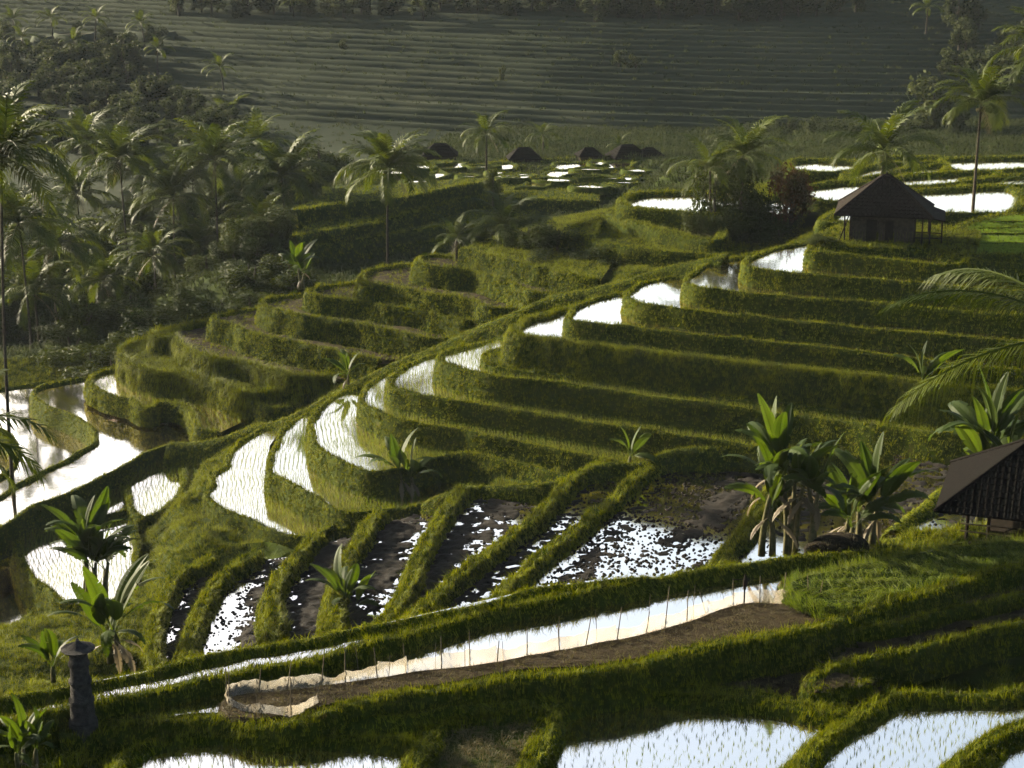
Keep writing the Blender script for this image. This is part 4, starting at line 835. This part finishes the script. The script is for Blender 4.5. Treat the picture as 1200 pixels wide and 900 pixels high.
# ------------------------------------------------------------------ broadleaf trees and bushes
def crown_mesh(name, lobes, n, size, mat, seed, flat=1.0):
    r = np.random.default_rng(seed); C_ = []
    w = np.array([l[3] ** 2 for l in lobes]); w /= w.sum(); pick = r.choice(len(lobes), n, p=w)
    V = np.zeros((n, 4, 3)); L_ = np.array(lobes)
    u = r.normal(0, 1, (n, 3)); u /= np.linalg.norm(u, axis=1, keepdims=True); rad = L_[pick, 3] * (0.55 + .45 * r.uniform(0, 1, n) ** .5) * (1 + .18 * r.normal(0, 1, n))
    c = L_[pick, :3] + u * rad[:, None] * np.array([1, 1, flat])
    a = u + r.normal(0, .7, (n, 3)); a /= np.linalg.norm(a, axis=1, keepdims=True); b = np.cross(a, r.normal(0, 1, (n, 3))); b /= np.linalg.norm(b, axis=1, keepdims=True); t = np.cross(a, b)
    s_ = size * r.uniform(.6, 1.3, n)[:, None]
    V[:, 0] = c - b * s_; V[:, 1] = c + t * s_ * .42; V[:, 2] = c + b * s_; V[:, 3] = c - t * s_ * .42
    return mesh_np(name, V.reshape(-1, 3), np.arange(4 * n).reshape(-1, 4), mat)
def lobes(n, R, H, r0, seed):
    r = random.Random(seed); out = []
    for k in range(n):
        a = r.uniform(0, 6.28); q = R * math.sqrt(r.uniform(0, 1)); out.append((q * math.cos(a), q * math.sin(a), H * r.uniform(.08, 1.0), r0 * r.uniform(.6, 1.15)))
    return out
TREE = []
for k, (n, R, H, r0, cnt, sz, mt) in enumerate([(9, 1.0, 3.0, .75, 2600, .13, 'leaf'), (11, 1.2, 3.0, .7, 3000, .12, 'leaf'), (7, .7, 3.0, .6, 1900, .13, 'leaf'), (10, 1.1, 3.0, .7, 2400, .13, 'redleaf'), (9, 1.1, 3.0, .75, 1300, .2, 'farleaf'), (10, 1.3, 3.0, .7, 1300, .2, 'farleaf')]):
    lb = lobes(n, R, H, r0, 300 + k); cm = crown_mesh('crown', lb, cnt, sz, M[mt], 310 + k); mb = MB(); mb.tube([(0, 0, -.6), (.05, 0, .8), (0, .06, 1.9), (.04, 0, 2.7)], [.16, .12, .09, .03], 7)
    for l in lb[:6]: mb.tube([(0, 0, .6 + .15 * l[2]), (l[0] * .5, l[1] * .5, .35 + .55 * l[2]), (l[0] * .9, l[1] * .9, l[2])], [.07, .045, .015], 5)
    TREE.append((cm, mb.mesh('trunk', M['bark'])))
def tree(label, p, kind, h, wd, seed, name='broadleaf_tree', cat='tree', group=None):
    r = random.Random(seed); root = empty(name, p, r.uniform(0, 6.28)); tag(root, label, cat, group)
    s_ = (wd / 3.4, wd / 3.4 * r.uniform(.85, 1.15), h / 3.7)
    obj('crown', TREE[kind][0], root, scale=s_); obj('trunk', TREE[kind][1], root, scale=s_); return root
def bush_px(label, px, py, D, h_px, w_px, kind, seed, **k):
    p = PD(px, py, D); s_ = F / D; return tree(label, p, kind, h_px / s_, w_px / s_, seed, **k)
GB2 = 'bushes on the slope between the hills'
for k, (px, py, D, hp, wp, kd, lb) in enumerate([
    (620, 300, 149, 48, 60, 1, 'dense bush right of the stemless palm'), (655, 300, 147, 44, 70, 0, 'broad light bush in the middle of the slope'), (690, 305, 145, 36, 60, 1, 'low bush under the eroded bank'),
    (640, 315, 144, 22, 60, 0, 'low scrub at the top of the dry terraces'), (720, 312, 143, 28, 60, 0, 'low scrub along the footpath'), (560, 300, 152, 24, 40, 0, 'scrub beside the yellow-green clump palm'), (578, 235, 177, 40, 36, 2, 'thin upright tree above the stemless palm'), (600, 298, 150, 32, 46, 0, 'scrub below the stemless palm')]):
    bush_px(lb, px, py, D, hp, wp, kd, 400 + k, name='bush', cat='bush', group=GB2)
GT = 'tree group left of the upper hut'
for k, (px, py, D, hp, wp, kd, lb) in enumerate([
    (836, 286, 146, 108, 58, 1, 'pale slender tree at the left of the tree group'), (880, 286, 146, 72, 46, 0, 'dark rounded shrub in the tree group'), (926, 286, 146, 96, 66, 3, 'tree with reddish leaves left of the hut'),
    (852, 286, 146, 48, 56, 0, 'dark spiky shrub below the pale slender tree'), (905, 286, 146, 24, 44, 0, 'low dark shrub at the feet of the tree group'), (968, 287, 124.5, 14, 36, 0, 'dark shrub beside the hut wall'), (868, 280, 146, 92, 70, 0, 'leafy tree behind the palms of the tree group'), (965, 288, 124.5, 16, 40, 1, 'small light bush in front of the hut corner'),
    (900, 280, 146, 62, 50, 1, 'leafy shrub under the reddish tree'), (815, 286, 146, 46, 44, 0, 'low shrub at the left foot of the tree group'), (872, 286, 146, 20, 50, 0, 'dark scrub along the bank below the tree group'), (845, 292, 144, 34, 50, 0, 'dark scrub at the left end of the tree group bank'), (912, 291, 144, 30, 54, 1, 'scrub under the reddish tree beside the path'), (890, 285, 145, 44, 50, 0, 'dark shrub in the gap of the tree group')]):
    bush_px(lb, px, py, D, hp, wp, kd, 420 + k, name='tree', cat='tree', group=GT)
# dark undergrowth of the left valley
rr = random.Random(5); GU = 'dark undergrowth of the left valley'
UN = [(10, 420), (40, 410), (75, 405), (110, 400), (150, 392), (185, 385), (215, 380), (245, 372), (280, 362), (310, 352), (340, 340), (20, 370), (60, 360), (100, 352), (140, 345), (180, 340), (220, 335), (260, 325), (300, 318), (335, 310), (30, 320), (80, 310), (130, 300), (180, 295), (230, 290), (280, 280), (330, 275), (370, 290), (20, 280), (60, 262), (110, 255), (160, 250), (210, 245), (260, 240), (310, 238), (360, 245), (390, 225), (5, 445), (50, 432)]
UN += [(rr.uniform(-10, 400), rr.uniform(215, 400)) for _ in range(46)] + [(150 + t * 210, 398 - t * 62) for t in np.linspace(0, 1, 14)]
for k, (px, py) in enumerate(UN):
    if py > 405 - max(0, px - 130) * .33: py = 400 - max(0, px - 130) * .33
    small = k >= len(UN) - 14
    D = 196 + (420 - py) * .34 + rr.uniform(-3, 3); p = PD(px, py, D); p[2] = min(p[2], ground_z(p[0], p[1]) + .2) if p[2] > ground_z(p[0], p[1]) else ground_z(p[0], p[1]) - .1
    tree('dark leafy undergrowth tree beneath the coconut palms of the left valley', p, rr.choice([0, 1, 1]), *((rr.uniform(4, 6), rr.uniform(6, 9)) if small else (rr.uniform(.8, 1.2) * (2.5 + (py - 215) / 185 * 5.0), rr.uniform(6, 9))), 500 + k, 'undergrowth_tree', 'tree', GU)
for k in range(60):
    px = rr.uniform(60, 350); D = rr.uniform(158, 198); p = PD(px, 300, D); p[2] = ground_z(p[0], p[1]) - .1
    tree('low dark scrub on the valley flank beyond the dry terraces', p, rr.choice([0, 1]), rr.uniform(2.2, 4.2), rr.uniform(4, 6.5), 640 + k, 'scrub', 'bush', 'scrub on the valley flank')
# far trees on the hazy hillside
GH = 'hazy trees of the far hillside'
rr = random.Random(11)
def far_tree(px, py, hp, wp, label, kd=None):
    p = hill_point(px, py); D = float(np.dot(p - np.array([0, 0, CZ]), FW)); s_ = F / D
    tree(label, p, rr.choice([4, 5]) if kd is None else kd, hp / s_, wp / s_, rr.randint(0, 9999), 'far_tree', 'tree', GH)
for px in range(210, 1010, 22): far_tree(px + rr.uniform(-8, 8), 20 + rr.uniform(-6, 2) - (6 if 500 < px < 560 else 0), rr.uniform(18, 40), rr.uniform(26, 46), 'hazy tree in the row along the top of the far hillside')
for px in range(700, 960, 24): far_tree(px + rr.uniform(-8, 8), 24 + rr.uniform(-3, 3), rr.uniform(26, 44), rr.uniform(34, 50), 'dark hazy tree of the wood at the top of the far hillside')
for k in range(130):
    px = rr.uniform(-10, 300); py = rr.uniform(72, 180); 
    if px > 120 + (py - 60) * 1.6: continue
    far_tree(px, py, rr.uniform(22, 38), rr.uniform(26, 44), 'dim tree of the wooded slope above the palm grove')
for k in range(12): far_tree(rr.uniform(0, 200), rr.uniform(56, 70), rr.uniform(16, 30), rr.uniform(16, 30), 'small hazy tree beside the far left ponds')
for k in range(16): far_tree(rr.uniform(1110, 1215), rr.uniform(25, 112), rr.uniform(30, 50), rr.uniform(34, 54), 'hazy tree of the right-hand wood on the far hillside')
for k in range(30): far_tree(rr.uniform(790, 1210), rr.uniform(160, 182), rr.uniform(14, 34), rr.uniform(18, 34), 'hazy bush in the hedge behind the plateau paddies')
for k in range(22): far_tree(rr.uniform(420, 800), rr.uniform(180, 188), rr.uniform(8, 18), rr.uniform(12, 24), 'small hazy bush around the distant huts')
far_tree(1090, 170, 74, 80, 'large round hazy tree behind the hut palm'); far_tree(588, 95, 18, 12, 'lone bright sapling on the far terraces'); far_tree(725, 82, 22, 24, 'pair of small trees on the far terraces'); far_tree(745, 85, 18, 18, 'small tree beside the pair on the far terraces'); far_tree(400, 60, 14, 14, 'tiny tree low on the upper far terraces')
for k, (px, py, hh) in enumerate([(18, 55, 26), (63, 58, 30), (112, 52, 26), (170, 60, 30), (185, 90, 28), (90, 75, 24), (262, 110, 26), (345, 26, 20), (560, 16, 22), (1085, 40, 30), (30, 70, 24)]):
    p = hill_point(px, py); D = float(np.dot(p - np.array([0, 0, CZ]), FW)); s_ = F / D
    palm(['hazy far palm at the far left ponds', 'hazy far palm left of the bright ponds', 'hazy far palm between the bright far ponds', 'hazy far palm at the right end of the far ponds', 'hazy palm on the wooded slope', 'hazy palm below the far ponds', 'hazy palm above the grove on the far slope', 'hazy palm in the top tree row at left', 'hazy palm in the top tree row', 'hazy palm of the right wood', 'second hazy palm below the far ponds'][k], p, p + np.array([rr.uniform(-.5, .5), 0, hh / s_]), 700 + k, fs=.75, n=13, group='hazy far palms', nut=False, dead=0)
# bright ponds high on the far hillside
for k, (a, b, y, lb) in enumerate([(-10, 30, 54, 'bright far pond at the very left'), (40, 62, 51, 'bright far pond left of middle'), (66, 110, 48, 'bright far pond in the middle'), (150, 205, 45, 'thin bright far pond at the right')]):
    pts = [hill_point(a, y + 1), hill_point((a + b) / 2, y + 2.5), hill_point(b, y), hill_point((a + b) / 2, y - 4)]; zz = max(q[2] for q in pts) + .45
    root = empty('far_pond'); tag(root, lb, 'pond', 'bright ponds on the far hillside')
    pl = smooth_line([np.array([q[0], q[1], zz]) for q in pts], 2.0, True); v, f = fill_poly(pl[:, :2], zz); obj('water', mesh_np('water', v, f, M['water']), root)
    o_ = normals2(pl, True) * (1 if area2(pl[:, :2]) > 0 else -1); V, Fc = bank_surface(pl, o_, [(-.3, -.3), (-.1, .15), (.3, .15), (1.2, -1.6)], k, True); obj('bank', mesh_np('bank', V, Fc, M['hill']), root)

# ------------------------------------------------------------------ huts
def roof_courses(w, d, rise, ridge, eave, course, th, wave=0.0):
    """hipped roof built of overlapping courses; w x d at the eaves, ridge length along x"""
    mb = MB(); slope = math.hypot(rise, d / 2); n = max(4, int(slope / course))
    for k in range(n):
        t0 = k / n; t1 = (k + 1) / n + .25 / n; t1 = min(t1, 1)
        def rect(t, z): x = w / 2 + (ridge / 2 - w / 2) * t; y = d / 2 * (1 - t) + .01; return [(-x, -y, z), (x, -y, z), (x, y, z), (-x, y, z)]
        z0 = rise * t0; z1 = rise * t1; lo = rect(t0, z0 + th); hi = rect(t1, z1 + .01); bot = rect(t0, z0 - .01)
        mb.add(lo + hi, [(0, 1, 5, 4), (1, 2, 6, 5), (2, 3, 7, 6), (3, 0, 4, 7)]); mb.add(bot + lo, [(0, 1, 5, 4), (1, 2, 6, 5), (2, 3, 7, 6), (3, 0, 4, 7)])
        if wave:   # raised rolls of the tiles on the two long sides
            m = int(w * (1 - t0 * .0) / wave)
            for q in range(m):
                x = -w / 2 + (q + .5) * w / m; lim = w / 2 + (ridge / 2 - w / 2) * (t0 + t1) / 2
                if abs(x) > lim - .05: continue
                for sy in (-1, 1):
                    y0 = sy * (d / 2 * (1 - t0) + .01); y1 = sy * (d / 2 * (1 - t1) + .01); r_ = wave * .28
                    mb.add([(x - r_, y0, z0 + th), (x, y0, z0 + th + r_ * .9), (x + r_, y0, z0 + th), (x - r_, y1, z1 + .01), (x, y1, z1 + r_ * .8), (x + r_, y1, z1 + .01)], [(0, 1, 4, 3), (1, 2, 5, 4), (0, 2, 1)])
    return mb
def hip_ridges(w, d, rise, ridge, r_):
    mb = MB(); mb.tube([(-ridge / 2 - .05, 0, rise + .05), (ridge / 2 + .05, 0, rise + .05)], r_, 6)
    for sx in (-1, 1):
        for sy in (-1, 1): mb.tube([(sx * w / 2, sy * d / 2, .06), (sx * ridge / 2, 0, rise + .04)], r_ * .8, 6)
    return mb
def plank_hut():
    p = P(1033, 285, 24.66); D = 2100 / 17.0; root = empty('plank_hut', p, math.radians(-13)); tag(root, 'old plank hut with dark hipped tile roof among plateau paddies', 'hut')
    m = 1 / 17.0
    roof = roof_courses(6.7, 5.4, 2.45, .5, 0, .3, .07, .28).build('roof', M['tile'], root, loc=(.05, 2.4, 1.85)); hip_ridges(6.7, 5.4, 2.45, .5, .1).build('ridge_tiles', M['tile'], roof)
    mb = MB(); mb.tube([(0, 0, 2.4), (0, 0, 2.7)], [.12, .05], 6); mb.build('finial', M['tile'], roof)
    lr = MB(); lr.add([(2.0, -2.5, 2.0), (4.2, -1.9, 1.55), (4.2, 2.0, 1.55), (2.0, 2.0, 2.3), (2.0, -2.5, 2.1), (4.2, -1.9, 1.65), (4.2, 2.0, 1.65), (2.0, 2.0, 2.4)], [(0, 3, 2, 1), (4, 5, 6, 7), (0, 1, 5, 4), (1, 2, 6, 5), (2, 3, 7, 6), (3, 0, 4, 7)])
    lr.build('lean_to_roof', M['tile'], root, loc=(0, 2.4, 0))
    r = random.Random(3)
    # front wall of upright boards, leaving two doorways and a small window
    x = -2.15
    wallb = []
    while x < 2.15:
        wdt = r.uniform(.16, .24); hole = None
        xc = x + wdt / 2
        if -1.15 < xc < -.35 or .15 < xc < .75: z0, z1 = 1.5, 2.05
        elif -1.75 < xc < -1.25: z0, z1 = None, None
        else: z0, z1 = -.15, 2.05
        segs = [(z0, z1)] if z0 is not None else [(-.15, 1.35), (1.8, 2.05)]
        for a, b in segs: bm = MB(); bm.box((xc, r.uniform(-.015, .015), (a + b) / 2), (wdt - .02, .05, b - a)); bm.build('plank', M['wood'], root, loc=(0, .6, 0))
        x += wdt
    for nm, c, s_ in (('back_wall', (0, 4.2, .95), (4.3, .06, 2.2)), ('side_wall', (-2.15, 2.4, .95), (.06, 3.6, 2.2)), ('side_wall', (2.15, 2.4, .95), (.06, 3.6, 2.2))): bm = MB(); bm.box(c, s_); bm.build(nm, M['wood'], root)
    bm = MB(); bm.box((-.75, .75, .7), (.72, .05, 1.65)); dr = bm.build('door', M['darkwood'], root); bm = MB(); bm.box((-.5, .7, .7), (.05, .06, .1)); bm.build('handle', M['wood'], dr)
    bm = MB(); bm.box((.45, .95, .7), (.55, .05, 1.65)); bm.build('door', M['darkwood'], root)
    for x, y, h in ((-2.2, .5, 2.0), (2.2, .5, 2.0), (2.7, .3, 1.95), (3.2, .4, 1.8), (4.0, .6, 1.6), (4.0, 4.2, 1.6), (3.1, 4.2, 1.8), (-2.6, .2, 1.9)):
        bm = MB(); bm.tube([(x + r.uniform(-.08, .08), y, -.3), (x, y, h)], .06, 6); bm.build('post', M['darkwood'], root)
    bm = MB(); bm.tube([(2.2, .4, .8), (4.05, .55, .75)], .045, 6); bm.tube([(2.2, .4, .4), (4.05, .55, .4)], .04, 6); bm.build('rail', M['darkwood'], root)
    bm = MB(); bm.tube([(-3.0, -.2, -.3), (-2.35, .45, 1.7)], .045, 6); bm.build('prop_pole', M['darkwood'], root)
    return root
plank_hut()
def field_hut():
    D = 72.5; p = PD(1212, 650, D); gz = ground_z(p[0], p[1]); p[2] = max(p[2], gz - .05) if abs(p[2] - gz) < 1.5 else p[2]
    root = empty('field_hut', p, math.radians(-19)); tag(root, 'low open field hut with black tiled roof at the right edge', 'hut')
    roof = roof_courses(8.4, 6.6, 2.5, 1.4, 0, .3, .06, .26).build('roof', M['thatch'], root, loc=(.2, 2.6, 1.45)); hip_ridges(8.4, 6.6, 2.5, 1.4, .1).build('ridge_tiles', M['thatch'], roof)
    r = random.Random(9)
    for x in (-2.75, -1.9, -.6, .9, 2.6):
        for y in (.3, 4.8): bm = MB(); bm.tube([(x, y, -.4), (x + .03, y, 1.75)], .075, 7); bm.build('post', M['darkwood'], root)
    for y in (.3, 4.8):
        for z in (.45, .8, 1.25): bm = MB(); bm.tube([(-3.0, y - .08, z + r.uniform(-.05, .05)), (3.0, y - .08, z + r.uniform(-.05, .05))], .04, 6); bm.build('rail', M['bamboo'], root)
    bm = MB(); bm.box((.4, 2.6, .45), (4.6, 4.2, .1)); bm.build('floor', M['darkwood'], root)
    for k in range(9): bm = MB(); bm.box((.1 + k * .3, 1.2, .95), (.27, .05, 1.0)); bm.build('plank', M['darkwood'], root)
    mb = MB(); pts = [(math.cos(a) * .34 - .9, .12, .62 + math.sin(a) * .3) for a in np.linspace(0, 6.283, 16)]; mb.tube(pts, .05, 6); 
    o = mb.build('tyre_ring', M['compost']); o.location = p; tag(o, 'dark ring leaning against the lower hut rails', 'ring')
    return root
field_hut()
for k, (px, py, wpx, lb) in enumerate([(516, 186, 42, 'leftmost distant thatched hut'), (614, 190, 40, 'distant thatched hut right of the slim palm'), (690, 187, 30, 'smallest distant thatched hut'), (735, 188, 44, 'wide distant thatched hut at the right'), (760, 187, 30, 'distant thatched hut overlapping the wide one')]):
    D = 226; p = PD(px, py + 2, D); wd = wpx * D / F; root = empty('thatched_hut', p, .1 * k); tag(root, lb, 'hut', 'distant thatched huts')
    roof_courses(wd, wd * .8, wd * .32, wd * .3, 0, .4, .08).build('roof', M['thatch'], root, loc=(0, 0, .75)); bm = MB(); bm.box((0, 0, .2), (wd * .75, wd * .55, 1.4)); bm.build('wall', M['darkwood'], root)
    for sx in (-1, 1):
        for sy in (-1, 1): bm = MB(); bm.tube([(sx * wd * .42, sy * wd * .32, -.6), (sx * wd * .42, sy * wd * .32, .85)], .08, 5); bm.build('post', M['darkwood'], root)

# ------------------------------------------------------------------ stone pillar
def pillar():
    p = P(98, 853, 26.0); D = float(np.dot(p - np.array([0, 0, CZ]), FW)); m = D / F; root = empty('stone_pillar', p); tag(root, 'weathered grey stone shrine pillar standing in the foreground grass', 'pillar')
    def lathe(prof, n=14):
        mb = MB(); v = []; f = []
        for (r_, z) in prof:
            for k in range(n): a = 2 * math.pi * k / n; e = 1 + .03 * noise.noise(Vector((math.cos(a) * 2, math.sin(a) * 2, z * 3))); v.append((r_ * e * math.cos(a), r_ * e * math.sin(a), z))
        for i in range(len(prof) - 1):
            for k in range(n): f.append((i * n + k, i * n + (k + 1) % n, (i + 1) * n + (k + 1) % n, (i + 1) * n + k))
        f.append(tuple((len(prof) - 1) * n + k for k in range(n))); mb.add(v, f); return mb
    u = m
    lathe([(17 * u, -.3), (17 * u, 6 * u), (16 * u, 9 * u), (16.5 * u, 11 * u), (14.5 * u, 14 * u)]).build('base', M['stone'], root, False)
    lathe([(14.5 * u, 13 * u), (14 * u, 30 * u), (12.6 * u, 32 * u), (15 * u, 35 * u), (15 * u, 38 * u), (12.8 * u, 40 * u), (12.2 * u, 54 * u), (11.2 * u, 56 * u), (13.6 * u, 59 * u), (13.6 * u, 62 * u), (11.4 * u, 64 * u), (11 * u, 76 * u), (10.4 * u, 78 * u), (12.6 * u, 81 * u), (12.4 * u, 84 * u), (10.8 * u, 86 * u), (10.6 * u, 95 * u)]).build('shaft', M['stone'], root, True)
    cap = lathe([(11 * u, 94 * u), (14 * u, 98 * u), (19 * u, 100 * u), (20 * u, 101.5 * u), (12 * u, 103 * u), (5 * u, 107 * u), (2.2 * u, 111 * u), (.5 * u, 114 * u)], 12).build('cap', M['stone'], root, False)
pillar()

# ------------------------------------------------------------------ plastic fence round the seed bed
def fence():
    foot = [(373, 832), (352, 843), (337, 848), (300, 844), (268, 836), (264, 826), (280, 819), (320, 815), (360, 810), (400, 806), (467, 793), (567, 780), (640, 767), (733, 750), (797, 733), (820, 725), (850, 715), (877, 709), (910, 709), (957, 714)]
    Hs = [26.0] * len(foot)
    L = smooth_line([P(a, b, 26.05) for a, b in foot], .18); s_ = np.concatenate([[0], np.cumsum(np.linalg.norm(np.diff(L, axis=0), axis=1))])
    root = empty('plastic_fence', L[len(L) // 2]); tag(root, 'knee-high fence of pale translucent plastic sheet on thin sticks', 'fence'); o0 = L[len(L) // 2]
    r = np.random.default_rng(4); marks = [0.0]
    while marks[-1] < s_[-1] - .9: marks.append(marks[-1] + r.uniform(.75, 1.25))
    marks.append(s_[-1]); K = 6
    at = lambda t: np.array([np.interp(t, s_, L[:, q]) for q in range(3)])
    for i in range(len(marks) - 1):
        a, b = marks[i], marks[i + 1]; n = 9; V = []; Fc = []; ht = .72 * r.uniform(.85, 1.1); sag = r.uniform(.0, .14); ph = r.uniform(0, 6.28)
        for q in range(n):
            t = a + (b - a) * q / (n - 1); p = at(t); tg = at(min(t + .1, s_[-1])) - at(max(t - .1, 0)); nr = np.array([tg[1], -tg[0], 0]); nr /= max(np.linalg.norm(nr), 1e-6); u = q / (n - 1)
            for k in range(K):
                z = ht * k / (K - 1) - sag * math.sin(math.pi * u) * (k / (K - 1)); w = .10 * math.sin(math.pi * u) * (1 - .4 * k / K) * (1 if i % 2 else -.6) + .035 * math.sin(q * 2.3 + k * 1.7 + i) + .03 * math.sin(q * 1.1 - k * 2.9 + ph)
                V.append(p + nr * w + np.array([0, 0, z - .08]) - o0)
        for q in range(n - 1):
            for k in range(K - 1): Fc.append((q * K + k, (q + 1) * K + k, (q + 1) * K + k + 1, q * K + k + 1))
        obj('plastic_panel', mesh_np('plastic_panel', V, Fc, M['plastic'], True), root)
    for i, t in enumerate(marks):
        p = at(t) - o0; h = r.uniform(.85, 1.35) * (1.25 if r.uniform() < .2 else 1); le = r.normal(0, .11, 2); mb = MB(); mb.tube([p + np.array([0, 0, -.25]), p + np.array([le[0], le[1], h])], [.024, .016], 5); mb.build('stake', M['bamboo'], root)
    p = PD(872, 712, 66); p = P(872, 712, 26) - o0
    mb = MB(); mb.tube([p + np.array([.0, .05, -.2]), p + np.array([.0, .05, 1.25])], .03, 6); mb.tube([p + np.array([-.45, .05, 1.08]), p + np.array([.2, .05, 1.12])], .02, 6); mb.tube([p + np.array([0, .05, .7]), p + np.array([.03, .05, 1.05]), p + np.array([0, .05, 1.3])], [.05, .1, .02], 7); mb.build('cross_stake', M['darkwood'], root)
fence()
# thin sticks standing in the channel
GS = 'thin sticks standing in the channel'
for k, (px, py) in enumerate([(420, 775), (455, 790), (510, 770), (545, 775), (590, 765), (655, 745), (700, 735), (760, 715), (812, 705)]):
    p = P(px, py + 8, 25.95); mb = MB(); mb.tube([(0, 0, -.2), (rr.uniform(-.08, .08), rr.uniform(-.05, .05), rr.uniform(.6, 1.0))], [.014, .009], 5)
    o = mb.build('thin_stick', M['bamboo'], loc=p); tag(o, 'thin bare stick standing in the channel water behind the plastic fence', 'stick', GS)
# black compost heap between the banana plants
def heap():
    p = P(985, 646, 26.0); mb = MB(); n = 18; v = []; f = []
    for k in range(6):
        t = k / 6
        for q in range(n): a = 6.283 * q / n; e = 1 + .25 * noise.noise(Vector((math.cos(a) * 1.5, math.sin(a) * 1.5, t * 2))); v.append((1.35 * math.cos(t * 1.5) * e * math.cos(a), .9 * math.cos(t * 1.5) * e * math.sin(a), .75 * math.sin(t * 1.5) * (1 + .2 * noise.noise(Vector((q, k, 2)))) - (.15 if k == 0 else 0)))
    for k in range(5):
        for q in range(n): f.append((k * n + q, k * n + (q + 1) % n, (k + 1) * n + (q + 1) % n, (k + 1) * n + q))
    f.append(tuple(5 * n + q for q in range(n))); mb.add(v, f); o = mb.build('compost_heap', M['compost'], loc=p, smooth=True); tag(o, 'black heap between the tall and the low banana plants', 'heap')
    grass_on(o.data, o, 'straw', 12, .5, 1, .6)
heap()

# ------------------------------------------------------------------ haze of the valley air
def haze():
    m, ns, ls, out = newmat('valley haze'); pv = ns.new('ShaderNodeVolumePrincipled'); pv.inputs['Color'].default_value = (0.8, 0.91, 1.0, 1); pv.inputs['Density'].default_value = 0.000026; pv.inputs['Anisotropy'].default_value = 0.0
    ls.new(pv.outputs[0], out.inputs['Volume']); mb = MB(); x0, x1, y0, y1, z0, z1 = -420, 420, -20, 1000, CZ - 52, CZ + 22
    mb.box(((x0 + x1) / 2, (y0 + y1) / 2, (z0 + z1) / 2), (x1 - x0, y1 - y0, z1 - z0)); o = mb.build('haze', m); tag(o, kind='stuff')
haze()
